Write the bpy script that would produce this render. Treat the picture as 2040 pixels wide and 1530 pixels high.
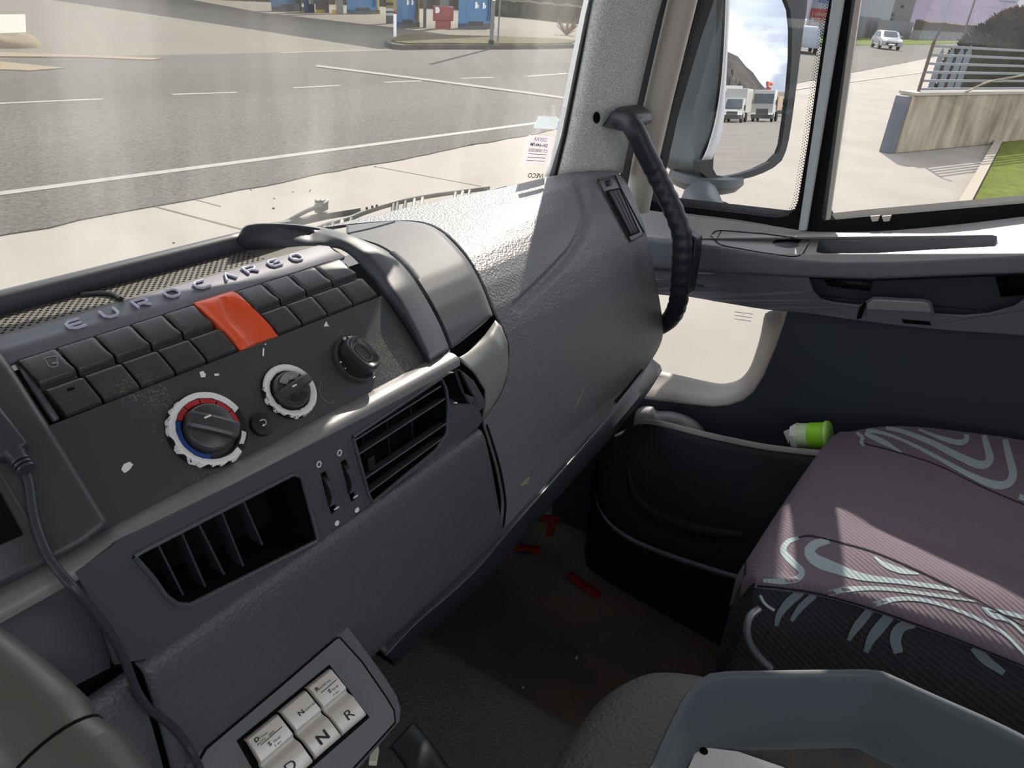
import bpy, math, random
import numpy as np
from mathutils import Vector, Matrix
from mathutils.bvhtree import BVHTree
from mathutils.geometry import tessellate_polygon

for o in list(bpy.data.objects):
    bpy.data.objects.remove(o, do_unlink=True)
SC = bpy.context.scene
COL = SC.collection
random.seed(7)
H = 2.2                      # eye height above the road; all coordinates below are relative to the eye, obj() adds H

# ---------------------------------------------------------------- camera
F, CX, CY = 1450.0, 1020.0, 765.0
def _ray(px, py):
    return np.array([px - CX, -(py - CY), -F])
_hz = lambda x: -18 + .082 * (x - CX)
_up = np.cross(_ray(0, _hz(0)), _ray(2000, _hz(2000))); _up /= np.linalg.norm(_up)
if _up[1] < 0: _up = -_up
_X = _ray(2090, _hz(2090)); _X /= np.linalg.norm(_X)
ROT = np.stack([_X, np.cross(_up, _X), _up])      # camera axes -> cab axes (x right, y forward, z up)
cam_data = bpy.data.cameras.new('camera')
cam_data.sensor_width = 36.0
cam_data.lens = F / 2040.0 * 36.0
cam_data.clip_start = .02
cam_data.clip_end = 3000
cam = bpy.data.objects.new('camera', cam_data)
COL.objects.link(cam)
M4 = Matrix([[*ROT[0], 0], [*ROT[1], 0], [*ROT[2], H], [0, 0, 0, 1]])
cam.matrix_world = M4
SC.camera = cam

# ---------------------------------------------------------------- view, sun, sky
SC.view_settings.view_transform = 'Standard'
SC.view_settings.look = 'None'
SC.view_settings.gamma = 1.0
SC.view_settings.use_curve_mapping = False
SC.view_settings.exposure = 0.85
SUN_AZ, SUN_EL = math.radians(67), math.radians(38)
SUN_DIR = Vector((math.sin(SUN_AZ) * math.cos(SUN_EL), math.cos(SUN_AZ) * math.cos(SUN_EL), math.sin(SUN_EL)))
sun_data = bpy.data.lights.new('sun', 'SUN')
sun_data.energy = 4.4
sun_data.angle = math.radians(.6)
sun_data.color = (1.0, .91, .79)
sun = bpy.data.objects.new('sun', sun_data)
sun.rotation_euler = (-SUN_DIR).to_track_quat('-Z', 'Y').to_euler()
sun.location = (20, 10, 30)
COL.objects.link(sun)

def make_world():
    w = bpy.data.worlds.new('sky'); SC.world = w; w.use_nodes = True
    nt = w.node_tree; nt.nodes.clear(); N = nt.nodes.new; L = nt.links.new
    tc = N('ShaderNodeTexCoord'); sep = N('ShaderNodeSeparateXYZ'); L(tc.outputs['Generated'], sep.inputs[0])
    grad = N('ShaderNodeValToRGB'); L(sep.outputs['Z'], grad.inputs[0])
    e = grad.color_ramp.elements
    e[0].position = 0.0; e[0].color = (.62, .66, .74, 1)
    e[1].position = .5; e[1].color = (.33, .42, .58, 1)
    mp = N('ShaderNodeMapping'); mp.inputs['Scale'].default_value = (1.6, 1.6, 3.4); mp.inputs['Location'].default_value = (.9, 1.7, .2)
    L(tc.outputs['Generated'], mp.inputs[0])
    n1 = N('ShaderNodeTexNoise'); n1.inputs['Scale'].default_value = 2.3; n1.inputs['Detail'].default_value = 7; n1.inputs['Roughness'].default_value = .55
    L(mp.outputs[0], n1.inputs['Vector'])
    cov = N('ShaderNodeValToRGB'); L(n1.outputs['Fac'], cov.inputs[0])
    cov.color_ramp.elements[0].position = .34; cov.color_ramp.elements[1].position = .50
    n2 = N('ShaderNodeTexNoise'); n2.inputs['Scale'].default_value = 4.5; n2.inputs['Detail'].default_value = 5
    L(mp.outputs[0], n2.inputs['Vector'])
    cc = N('ShaderNodeValToRGB'); L(n2.outputs['Fac'], cc.inputs[0])
    cc.color_ramp.elements[0].position = .44; cc.color_ramp.elements[0].color = (.30, .33, .40, 1)
    cc.color_ramp.elements[1].position = .60; cc.color_ramp.elements[1].color = (1.05, 1.05, 1.05, 1)
    mix = N('ShaderNodeMix'); mix.data_type = 'RGBA'
    L(cov.outputs[0], mix.inputs[0]); L(grad.outputs[0], mix.inputs[6]); L(cc.outputs[0], mix.inputs[7])
    bg = N('ShaderNodeBackground'); bg.inputs[1].default_value = 1.5; L(mix.outputs[2], bg.inputs[0])
    out = N('ShaderNodeOutputWorld'); L(bg.outputs[0], out.inputs[0])
make_world()

# ---------------------------------------------------------------- picture point -> place
def D(px, py):
    return ROT @ _ray(px, py) / F
def PX(px, py, x): d = D(px, py); return Vector(d * (x / d[0]))
def PY(px, py, y): d = D(px, py); return Vector(d * (y / d[1]))
def PZ(px, py, z): d = D(px, py); return Vector(d * (z / d[2]))
def PPL(px, py, p0, n):
    d = Vector(D(px, py)); return d * (p0.dot(n) / d.dot(n))
def PROJ(p):
    c = ROT.T @ np.array(p); return (CX + F * c[0] / -c[2], CY - F * c[1] / -c[2])
def GND(px, py, z=-H): return PZ(px, py, z)
def TOPZ(base, px, py):
    """height of a picture point that stands straight above base"""
    d = D(px, py); t = math.hypot(base[0], base[1]) / math.hypot(d[0], d[1]); return d[2] * t
# ---------------------------------------------------------------- geometry helpers
class G:
    def __init__(s): s.v = []; s.f = []
    def add(s, vs, fs):
        b = len(s.v); s.v += [Vector(v) for v in vs]; s.f += [tuple(i + b for i in f) for f in fs]; return s
    def join(s, *gs):
        for g in gs: s.add(g.v, g.f)
        return s
    def bvh(s):
        return BVHTree.FromPolygons([tuple(v) for v in s.v], s.f)
def cat(pts, n):
    """smooth curve through pts, n samples"""
    pts = [Vector(p) for p in pts]
    if len(pts) < 3: return lin(pts, n)
    P = [pts[0] * 2 - pts[1]] + pts + [pts[-1] * 2 - pts[-2]]
    ds = [0]
    fine = []
    for i in range(1, len(P) - 2):
        for k in range(12):
            t = k / 12
            a, b, c, d = P[i - 1], P[i], P[i + 1], P[i + 2]
            fine.append(.5 * ((2 * b) + (c - a) * t + (2 * a - 5 * b + 4 * c - d) * t * t + (3 * b - a - 3 * c + d) * t ** 3))
    fine.append(pts[-1])
    return lin(fine, n)
def lin(pts, n):
    pts = [Vector(p) for p in pts]
    s = [0]
    for a, b in zip(pts, pts[1:]): s.append(s[-1] + (b - a).length)
    out = []; j = 0
    for k in range(n):
        t = s[-1] * k / (n - 1)
        while j < len(s) - 2 and s[j + 1] < t: j += 1
        L = s[j + 1] - s[j]
        out.append(pts[j].lerp(pts[j + 1], 0 if L < 1e-12 else (t - s[j]) / L))
    return out
def c2(pts, n): return [(p.x, p.y) for p in cat([(a, b, 0) for a, b in pts], n)]
def l2(pts, n): return [(p.x, p.y) for p in lin([(a, b, 0) for a, b in pts], n)]
def grid(rows, close=False):
    g = G(); m = len(rows[0]); vs = [p for r in rows for p in r]; fs = []
    for i in range(len(rows) - 1):
        for j in range(m if close else m - 1):
            k = (j + 1) % m
            fs.append((i * m + j, i * m + k, (i + 1) * m + k, (i + 1) * m + j))
    return g.add(vs, fs)
def box(c, hx, hy, hz):
    c = Vector(c); hx, hy, hz = [Vector(h) for h in (hx, hy, hz)]
    v = [c + a * hx + b * hy + d * hz for a in (-1, 1) for b in (-1, 1) for d in (-1, 1)]
    f = [(0, 1, 3, 2), (4, 6, 7, 5), (0, 4, 5, 1), (2, 3, 7, 6), (0, 2, 6, 4), (1, 5, 7, 3)]
    return G().add(v, f)
def abox(x0, x1, y0, y1, z0, z1):
    return box(((x0 + x1) / 2, (y0 + y1) / 2, (z0 + z1) / 2), ((x1 - x0) / 2, 0, 0), (0, (y1 - y0) / 2, 0), (0, 0, (z1 - z0) / 2))
def flat(loops2, to3):
    """tessellate 2d loops (first outer, rest holes) and map each corner through to3"""
    v2 = [p for l in loops2 for p in l]
    tris = tessellate_polygon([[Vector((a, b, 0)) for a, b in l] for l in loops2])
    return G().add([to3(a, b) for a, b in v2], [tuple(t) for t in tris])
def slab(loops2, to3, vec):
    """flat() front face, extruded by vec"""
    vec = Vector(vec)
    f = flat(loops2, to3); n = len(f.v); g = G()
    g.add(f.v + [v + vec for v in f.v], f.f + [tuple(i + n for i in reversed(t)) for t in f.f])
    o = 0
    for l in loops2:
        m = len(l)
        for i in range(m):
            j = (i + 1) % m
            g.f.append((o + i, o + j, o + j + n, o + i + n))
        o += m
    return g
def prism(poly3, vec):
    """extrude a planar 3d polygon"""
    poly3 = [Vector(p) for p in poly3]; vec = Vector(vec); n = len(poly3)
    tris = tessellate_polygon([poly3])
    g = G().add(poly3 + [p + vec for p in poly3], [tuple(t) for t in tris] + [tuple(i + n for i in reversed(t)) for t in tris])
    for i in range(n):
        j = (i + 1) % n; g.f.append((i, j, j + n, i + n))
    return g
def frame_of(t):
    t = t.normalized(); a = Vector((0, 0, 1)) if abs(t.z) < .9 else Vector((1, 0, 0))
    u = t.cross(a).normalized(); return u, t.cross(u).normalized()
def tube(path, r, n=10, caps=True, flatn=None):
    """round bar along path; r number or list; flatn=(dir, k) squashes along dir"""
    path = [Vector(p) for p in path]; m = len(path)
    rs = r if isinstance(r, (list, tuple)) else [r] * m
    rows = []; u = None
    for i, p in enumerate(path):
        t = (path[min(i + 1, m - 1)] - path[max(i - 1, 0)]).normalized()
        if u is None: u, w = frame_of(t)
        else:
            u = (u - t * u.dot(t)).normalized(); w = t.cross(u).normalized()
        row = []
        for k in range(n):
            a = 2 * math.pi * k / n; o = (u * math.cos(a) + w * math.sin(a)) * rs[i]
            if flatn: fd = Vector(flatn[0]); o = o - fd * o.dot(fd) * (1 - flatn[1])
            row.append(p + o)
        rows.append(row)
    g = grid(rows, True)
    if caps:
        g.f.append(tuple(range(n - 1, -1, -1))); b = (m - 1) * n; g.f.append(tuple(range(b, b + n)))
    return g
def lathe(c, axis, prof, n=32, u=None):
    """prof = [(radius, height)] about axis from c"""
    c = Vector(c); axis = Vector(axis).normalized()
    if u is None: u, w = frame_of(axis)
    else: u = Vector(u).normalized(); w = axis.cross(u).normalized()
    rows = [[c + axis * h + (u * math.cos(2 * math.pi * k / n) + w * math.sin(2 * math.pi * k / n)) * max(r, 1e-5) for k in range(n)] for r, h in prof]
    g = grid(rows, True)
    if prof[0][0] > 1e-4: g.f.append(tuple(range(n - 1, -1, -1)))
    if prof[-1][0] > 1e-4: b = (len(prof) - 1) * n; g.f.append(tuple(range(b, b + n)))
    return g
def rrect(w, h, r, n=5):
    out = []
    for cx, cy, a0 in ((w - r, h - r, 0), (-w + r, h - r, 90), (-w + r, -h + r, 180), (w - r, -h + r, 270)):
        for k in range(n + 1):
            a = math.radians(a0 + 90 * k / n); out.append((cx + r * math.cos(a), cy + r * math.sin(a)))
    return out
def coons(top, left, right, bottom):
    """top/bottom run left->right (n points), left/right run top->bottom (m points)"""
    n, m = len(top), len(left); rows = []
    for i in range(m):
        v = i / (m - 1); row = []
        for j in range(n):
            u = j / (n - 1)
            p = top[j] * (1 - v) + bottom[j] * v + left[i] * (1 - u) + right[i] * u
            p -= top[0] * (1 - u) * (1 - v) + top[-1] * u * (1 - v) + bottom[0] * (1 - u) * v + bottom[-1] * u * v
            row.append(p)
        rows.append(row)
    return rows
def hit(bvh, px, py, off=0.0004):
    d = Vector(D(px, py)).normalized(); r = bvh.ray_cast(Vector((0, 0, 0)), d)
    if r[0] is None: return None
    n = r[1] if r[1].dot(d) < 0 else -r[1]
    return r[0] + n * off
def drape_strip(bvh, path, w, off=.0004, n=40, smooth=True):
    """strip of picture width w (number or end-to-end list) laid on a surface along a picture path"""
    pts = c2(path, n) if smooth else l2(path, n)
    ws = w if isinstance(w, (list, tuple)) else [w, w]
    wl = [p.x for p in lin([(a, i, 0) for i, a in enumerate(ws)], n)] if len(ws) > 1 else [w] * n
    wl = [np.interp(i / (n - 1), np.linspace(0, 1, len(ws)), ws) for i in range(n)]
    g = G(); prev = None
    for i, (x, y) in enumerate(pts):
        a = pts[max(i - 1, 0)]; b = pts[min(i + 1, n - 1)]
        tx, ty = b[0] - a[0], b[1] - a[1]; L = math.hypot(tx, ty) or 1
        nx, ny = -ty / L * wl[i] / 2, tx / L * wl[i] / 2
        p, q = hit(bvh, x + nx, y + ny, off), hit(bvh, x - nx, y - ny, off)
        if p is None or q is None: prev = None; continue
        k = len(g.v); g.v += [p, q]
        if prev is not None: g.f.append((prev, prev + 1, k + 1, k))
        prev = k
    return g
def drape_poly(bvh, poly, off=.0004):
    pts = [hit(bvh, x, y, off) for x, y in poly]
    if any(p is None for p in pts): return G()
    tris = tessellate_polygon([[Vector((a, b, 0)) for a, b in poly]])
    return G().add(pts, [tuple(t) for t in tris])
def text_geom(s, size, o, xd, yd, ext=0.0, align='CENTER', sx=1.0, bold=0.0, space=1.0):
    cu = bpy.data.curves.new('lettering', 'FONT'); cu.body = s; cu.size = size; cu.align_x = align; cu.align_y = 'CENTER'
    cu.extrude = ext; cu.offset = bold; cu.space_character = space; cu.resolution_u = 3
    ob = bpy.data.objects.new('lettering', cu); COL.objects.link(ob)
    bpy.context.view_layer.update()
    dg = bpy.context.evaluated_depsgraph_get(); me = ob.evaluated_get(dg).to_mesh()
    o, xd, yd = Vector(o), Vector(xd).normalized(), Vector(yd).normalized(); zd = xd.cross(yd)
    vs = [o + xd * v.co.x * sx + yd * v.co.y + zd * v.co.z for v in me.vertices]
    fs = [tuple(p.vertices) for p in me.polygons]
    bpy.data.objects.remove(ob, do_unlink=True); bpy.data.curves.remove(cu)
    return G().add(vs, fs)

# ---------------------------------------------------------------- object helpers
ORG = {}
def mesh_of(name, geoms, mats, org, smooth=True, angle=40):
    """geoms: one G or several, one material each"""
    if isinstance(geoms, G): geoms = [geoms]; mats = [mats]
    vs, fs, mi = [], [], []
    for k, g in enumerate(geoms):
        b = len(vs); vs += g.v
        for f in g.f: fs.append(tuple(i + b for i in f)); mi.append(k)
    me = bpy.data.meshes.new(name)
    me.from_pydata([tuple(v - org) for v in vs], [], fs)
    for m in mats: me.materials.append(m)
    me.polygons.foreach_set('material_index', mi)
    me.validate(); me.update()
    if smooth:
        me.polygons.foreach_set('use_smooth', [True] * len(me.polygons))
        try: me.set_sharp_from_angle(angle=math.radians(angle))
        except Exception: pass
    return me
def _mods(o, bevel, solid, sub, bseg):
    if solid:
        m = o.modifiers.new('solid', 'SOLIDIFY'); m.thickness = abs(solid); m.offset = 1 if solid > 0 else -1
    if sub:
        m = o.modifiers.new('sub', 'SUBSURF'); m.levels = m.render_levels = sub
    if bevel:
        m = o.modifiers.new('bevel', 'BEVEL'); m.width = bevel; m.segments = bseg; m.limit_method = 'ANGLE'; m.angle_limit = math.radians(35)
        m.use_clamp_overlap = True
def fixn(me):
    import bmesh
    bm = bmesh.new(); bm.from_mesh(me); bmesh.ops.recalc_face_normals(bm, faces=bm.faces); bm.to_mesh(me); bm.free()
def face_eye(gs):
    """wind an open surface so that it faces the cab interior (the eye side)"""
    for g in ([gs] if isinstance(gs, G) else gs):
        tot = 0
        for f in g.f:
            a, b, c = g.v[f[0]], g.v[f[1]], g.v[f[2]]; tot += (b - a).cross(c - a).dot(-(a + b + c))
        if tot < 0: g.f = [tuple(reversed(f)) for f in g.f]
def part(name, geoms, mats, parent, label=None, bevel=0, solid=0, sub=0, smooth=True, angle=40, bseg=2, kind=None, fix=True):
    org = ORG[parent.name]
    if solid: face_eye(geoms)
    me = mesh_of(name, geoms, mats, org, smooth, angle)
    if fix and not solid: fixn(me)
    o = bpy.data.objects.new(name, me); COL.objects.link(o); o.parent = parent; ORG[o.name] = org
    _mods(o, bevel, solid, sub, bseg)
    if label: o['label'] = label
    if kind: o['kind'] = kind
    return o
def tagit(o, label, cat_, group=None, kind=None):
    o['label'] = label; o['category'] = cat_
    if group: o['group'] = group
    if kind: o['kind'] = kind
    return o
def thing(name, label, cat_, loc, group=None, kind=None):
    o = bpy.data.objects.new(name, None); COL.objects.link(o); o.empty_display_size = .05
    loc = Vector(loc); o.location = loc + Vector((0, 0, H)); ORG[o.name] = loc
    return tagit(o, label, cat_, group, kind)
def solo(name, geoms, mats, label, cat_, group=None, kind=None, bevel=0, solid=0, sub=0, smooth=True, angle=40, bseg=2, fix=True):
    gs = [geoms] if isinstance(geoms, G) else geoms
    vs = [v for g in gs for v in g.v]
    lo = Vector([min(v[i] for v in vs) for i in range(3)]); hi = Vector([max(v[i] for v in vs) for i in range(3)])
    org = Vector(((lo.x + hi.x) / 2, (lo.y + hi.y) / 2, lo.z))
    if solid: face_eye(geoms)
    me = mesh_of(name, geoms, mats, org, smooth, angle)
    if fix and not solid: fixn(me)
    o = bpy.data.objects.new(name, me); COL.objects.link(o); o.location = org + Vector((0, 0, H)); ORG[o.name] = org
    _mods(o, bevel, solid, sub, bseg)
    return tagit(o, label, cat_, group, kind)
def copy_tree(src, loc, label=None, parent=None):
    """copy a thing with its parts and sub-parts to a new place"""
    c = src.copy(); COL.objects.link(c)
    if parent is None:
        loc = Vector(loc); c.location = loc + Vector((0, 0, H)); ORG[c.name] = loc
    else: c.parent = parent
    if label: c['label'] = label
    for ch in src.children: copy_tree(ch, None, None, c)
    return c

# ---------------------------------------------------------------- materials
def S(r, g, b):
    f = lambda c: (c / 255 / 12.92) if c / 255 <= .04045 else ((c / 255 + .055) / 1.055) ** 2.4
    return (f(r), f(g), f(b), 1)
GAIN = 1.75
def _g(c): return tuple(min(.88, x * GAIN) for x in c[:3]) + (1,)
def mat(name, col, rough=.5, spec=.5, metal=0.0, bump=None, var=None, col2=None, coat=0.0, alpha=None):
    """bump=(kind, scale, strength, distance); var=(scale, lo, hi) blends col->col2 with noise"""
    col = _g(col); col2 = _g(col2) if col2 else None
    m = bpy.data.materials.new(name); m.use_nodes = True
    nt = m.node_tree; b = nt.nodes['Principled BSDF']; N = nt.nodes.new; L = nt.links.new
    b.inputs['Base Color'].default_value = col; b.inputs['Roughness'].default_value = rough
    b.inputs['Specular IOR Level'].default_value = spec; b.inputs['Metallic'].default_value = metal
    if coat: b.inputs['Coat Weight'].default_value = coat
    if alpha is not None: b.inputs['Alpha'].default_value = alpha
    if bump or var:
        tc = N('ShaderNodeTexCoord')
    if var:
        n = N('ShaderNodeTexNoise'); n.inputs['Scale'].default_value = var[0]; n.inputs['Detail'].default_value = 6; n.inputs['Roughness'].default_value = .6
        L(tc.outputs['Object'], n.inputs['Vector'])
        r = N('ShaderNodeValToRGB'); L(n.outputs['Fac'], r.inputs[0])
        r.color_ramp.elements[0].position = var[1]; r.color_ramp.elements[0].color = col
        r.color_ramp.elements[1].position = var[2]; r.color_ramp.elements[1].color = col2
        L(r.outputs[0], b.inputs['Base Color'])
    if bump:
        if bump[0] == 'cell':
            t = N('ShaderNodeTexVoronoi'); t.feature = 'SMOOTH_F1'; t.inputs['Scale'].default_value = bump[1]; o = t.outputs['Distance']
        else:
            t = N('ShaderNodeTexNoise'); t.inputs['Scale'].default_value = bump[1]; t.inputs['Detail'].default_value = 3; o = t.outputs['Fac']
        L(tc.outputs['Object'], t.inputs['Vector'])
        bp = N('ShaderNodeBump'); bp.inputs['Strength'].default_value = bump[2]; bp.inputs['Distance'].default_value = bump[3]
        L(o, bp.inputs['Height']); L(bp.outputs[0], b.inputs['Normal'])
    return m
def sheer(name, col, k=.6):
    """thin paper or film that also glows when lit from behind"""
    m = mat(name, col, .7, .2); nt = m.node_tree; N = nt.nodes.new; L = nt.links.new; b = nt.nodes['Principled BSDF']
    t = N('ShaderNodeBsdfTranslucent'); t.inputs[0].default_value = b.inputs['Base Color'].default_value
    x = N('ShaderNodeMixShader'); x.inputs[0].default_value = k; L(b.outputs[0], x.inputs[1]); L(t.outputs[0], x.inputs[2])
    L(x.outputs[0], nt.nodes['Material Output'].inputs[0]); return m
def dusty(m, scale, lo, hi, col):
    """pale specks of dust on a plastic"""
    nt = m.node_tree; b = nt.nodes['Principled BSDF']; N = nt.nodes.new; L = nt.links.new
    tc = N('ShaderNodeTexCoord'); n = N('ShaderNodeTexNoise'); n.inputs['Scale'].default_value = scale; n.inputs['Detail'].default_value = 2
    L(tc.outputs['Object'], n.inputs['Vector'])
    k = N('ShaderNodeTexNoise'); k.inputs['Scale'].default_value = 14; L(tc.outputs['Object'], k.inputs['Vector'])
    mu = N('ShaderNodeMath'); mu.operation = 'MULTIPLY'; L(n.outputs['Fac'], mu.inputs[0]); L(k.outputs['Fac'], mu.inputs[1])
    r = N('ShaderNodeValToRGB'); L(mu.outputs[0], r.inputs[0])
    r.color_ramp.elements[0].position = lo; r.color_ramp.elements[0].color = b.inputs['Base Color'].default_value
    r.color_ramp.elements[1].position = hi; r.color_ramp.elements[1].color = col
    L(r.outputs[0], b.inputs['Base Color']); return m
def glass(name, tint, haze, gloss=.04, streak=None, lo=.45, hi=.75):
    """thin pane: lets light through, reflects a little, and carries a film of dust"""
    m = bpy.data.materials.new(name); m.use_nodes = True; nt = m.node_tree; nt.nodes.clear(); N = nt.nodes.new; L = nt.links.new
    tr = N('ShaderNodeBsdfTransparent'); tr.inputs[0].default_value = tint
    gl = N('ShaderNodeBsdfGlossy'); gl.inputs['Roughness'].default_value = .02; gl.inputs[0].default_value = (1, 1, 1, 1)
    lw = N('ShaderNodeLayerWeight'); lw.inputs[0].default_value = .5
    pw = N('ShaderNodeMath'); pw.operation = 'POWER'; pw.inputs[1].default_value = 5; L(lw.outputs['Facing'], pw.inputs[0])
    fr = N('ShaderNodeMath'); fr.operation = 'MULTIPLY_ADD'; fr.inputs[1].default_value = .7; fr.inputs[2].default_value = gloss; L(pw.outputs[0], fr.inputs[0])
    m1 = N('ShaderNodeMixShader'); L(fr.outputs[0], m1.inputs[0]); L(tr.outputs[0], m1.inputs[1]); L(gl.outputs[0], m1.inputs[2])
    df = N('ShaderNodeBsdfTranslucent'); df.inputs[0].default_value = (.9, .88, .84, 1)
    m2 = N('ShaderNodeMixShader'); L(m1.outputs[0], m2.inputs[1]); L(df.outputs[0], m2.inputs[2])
    if streak:
        tc = N('ShaderNodeTexCoord'); mp = N('ShaderNodeMapping'); mp.inputs['Scale'].default_value = streak
        L(tc.outputs['Object'], mp.inputs[0])
        n = N('ShaderNodeTexNoise'); n.inputs['Scale'].default_value = 1; n.inputs['Detail'].default_value = 4; L(mp.outputs[0], n.inputs['Vector'])
        r = N('ShaderNodeMapRange'); r.inputs[1].default_value = lo; r.inputs[2].default_value = hi; r.inputs[3].default_value = haze * .35; r.inputs[4].default_value = haze * 2.2
        L(n.outputs['Fac'], r.inputs[0]); L(r.outputs[0], m2.inputs[0])
    else: m2.inputs[0].default_value = haze
    out = N('ShaderNodeOutputMaterial'); L(m2.outputs[0], out.inputs[0])
    return m

DASH = mat('dash grained plastic', S(66, 68, 72), .42, .5, bump=('cell', 420, .45, .002))
DASH_LIT = mat('dash plastic lit copy', S(86, 86, 89), .45, .5, bump=('cell', 420, .5, .002))  # same plastic as the dash, made paler for the sky sheen on the panel
DASHS = mat('dash smooth plastic', S(62, 64, 69), .6, .3, bump=('noise', 900, .12, .001))
FASC = dusty(mat('fascia plastic', S(47, 48, 51), .38, .5), 700, .36, .44, S(120, 112, 98))
RAILM = mat('rail satin plastic', S(98, 98, 99), .33, .55, bump=('noise', 1200, .15, .001))
SWM = dusty(mat('switch plastic', S(46, 46, 49), .3, .55), 800, .37, .45, S(110, 104, 92))
BLACK = mat('black plastic', S(22, 23, 26), .45, .4)
VOID = mat('dark duct', S(10, 10, 12), .8, .1)
RUB = mat('black rubber', S(20, 21, 24), .6, .3)
LETTER = mat('letter plastic', S(150, 150, 164), .35, .5)
ORANGE = mat('orange plastic', S(204, 68, 34), .35, .5)
WHITE = mat('bare white plastic', S(228, 222, 214), .45, .5)
REDM = mat('red print', S(150, 30, 38), .45, .5)
BLUEM = mat('blue print', S(18, 52, 110), .45, .5)
PRINT = mat('white print', S(225, 225, 225), .5, .4)
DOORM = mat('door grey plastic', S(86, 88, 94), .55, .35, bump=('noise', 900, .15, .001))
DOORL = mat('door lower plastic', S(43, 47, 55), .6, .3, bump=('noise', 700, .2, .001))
FABR = mat('pillar felt', S(190, 189, 184), .9, .15, var=(620, .38, .62), col2=S(128, 132, 134), bump=('noise', 500, .4, .002))
PILL = mat('painted pillar', S(150, 146, 138), .4, .4)
GREYT = mat('tray grey plastic', S(62, 67, 72), .5, .35, bump=('noise', 900, .12, .001))
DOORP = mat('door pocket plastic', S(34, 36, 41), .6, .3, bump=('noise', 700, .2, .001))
MATF = mat('rubber floor mat', S(76, 74, 74), .75, .2, var=(9, .4, .7), col2=S(92, 82, 76), bump=('noise', 300, .4, .002))
TUNN = mat('tunnel grained cover', S(80, 77, 76), .6, .3, bump=('cell', 260, .7, .003))
SEATM = mat('seat fabric', S(87, 78, 86), .85, .2, bump=('noise', 1500, .3, .001))
SEATR = mat('seat ribbon print', S(124, 136, 140), .85, .2, bump=('noise', 1500, .3, .001))
SEATD = mat('seat side fabric', S(46, 46, 52), .85, .2, bump=('noise', 1200, .4, .001))
METAL = mat('satin metal', S(170, 166, 160), .34, .5, metal=.3, bump=('noise', 400, .05, .001))
BODYW = mat('white paint', S(228, 226, 220), .35, .5)
GAIN = 1.0
CHROME = mat('mirror glass', (.72, .73, .74, 1), .0, .5, metal=1.0)
GAIN = 1.75
# ================================================================= CAB SHELL
FZ = -1.08                                      # cab floor level
GLASSW = glass('windscreen glass', (.97, .98, .97, 1), .075, streak=(9, 9, 1.2))
GLASSS = glass('side glass', (.93, .94, .95, 1), .02, streak=(5, 5, 3))
solo('floor', abox(-1.05, 1.27, -.95, .95, FZ - .05, FZ), MATF, 'dark rubber-covered cab floor in the passenger footwell', 'floor', kind='structure')
solo('wall_front', abox(-1.05, 1.27, .80, .84, FZ, -.40), BLACK, 'dark bulkhead in front of the footwell under the dashboard', 'wall', kind='structure')
CEILM = mat('headlining', S(190, 190, 186), .9, .1)
solo('ceiling', abox(-1.08, 1.30, -1.0, .62, .52, .56), CEILM, 'pale cab roof lining above the seats', 'ceiling', kind='structure')
solo('wall_back', slab([[(-1.08, FZ), (1.30, FZ), (1.30, .52), (-1.08, .52)], [(-.75, -.25), (-.75, .35), (.95, .35), (.95, -.25)]], lambda a, b: Vector((a, -.96, b)), (0, -.04, 0)), CEILM, 'pale rear wall of the cab with a wide window opening added for fill light', 'wall', kind='structure')  # unseen rear opening added to let more light onto the dash
# driver's side: panel below the window, pillar in front and behind
lw = slab([[(-1.0, FZ), (.80, FZ), (.80, -.28), (.62, .52), (-1.0, .52)], [(.46, -.30), (.40, .40), (-.70, .40), (-.70, -.30)]], lambda a, b: Vector((-1.05, a, b)), (-.05, 0, 0))
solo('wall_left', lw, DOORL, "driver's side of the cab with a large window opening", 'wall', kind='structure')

# --- windscreen: bottom edge bows forward, pane leans back
wb = [(-1.02, .63, -.29), (-.6, .70, -.282), (0, .735, -.278), (.40, .715, -.275), (.64, .678, -.272), (.85, .640, -.268), (1.0, .606, -.262), (1.07, .585, -.258)]
wbot = cat(wb, 40)
RAKE = .13                                     # how far the pane leans back per metre of height
wrows = []
for k in range(13):
    z = -.03 + k / 12 * .83; wrows.append([p + Vector((0, -RAKE * z - .0 * z, z)) for p in wbot])
wg = grid(wrows)
win1 = solo('window_1', wg, GLASSW, 'dusty windscreen of the truck cab', 'window', kind='structure')
WB = wg.bvh()
# unseen blind added behind the pane, above the picture, to shade the switch row
bl_rows = []
for k in range(9):
    z = -.008 + k / 8 * .46; bl_rows.append([p + Vector((0, -RAKE * (z + .28) - .025, z - p.z)) for p in wbot if p.x < .835])
blind = thing('added_blind', 'unseen roller blind added behind the windscreen to shade the switch row', 'blind', (0, .64, .45))
part('fabric', grid(bl_rows), sheer('blind fabric', S(96, 96, 94), .45), blind); part('hem_bar', tube(bl_rows[0], .004, 8), BLACK, blind)
# black edge band and pale glass edge beside the pillar
def wstrip(px0, px1, n=24, push=0.0):
    a = l2(px0, n); b = l2(px1, n); rows = [[], []]
    for (x0, y0), (x1, y1) in zip(a, b):
        for r, x, y in ((0, x0, y0), (1, x1, y1)):
            p = PX(x, y, 1.045 + push); rows[r].append(p)
    return grid(rows)
solo('trim_1', wstrip([(1182, -40), (1166, 30), (1142, 150), (1118, 270), (1094, 352)], [(1186, -40), (1172, 30), (1150, 150), (1127, 270), (1107, 352)]), RUB, 'black rubber seal between windscreen and right pillar', 'seal', kind='structure', solid=-.006)
solo('trim_2', wstrip([(1172, -40), (1156, 30), (1132, 150), (1104, 290), (1085, 352)], [(1182, -40), (1168, 30), (1143, 150), (1118, 270), (1096, 352)], push=.02), BODYW, 'pale windscreen edge beside the black seal', 'trim', kind='structure', solid=-.004)

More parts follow.
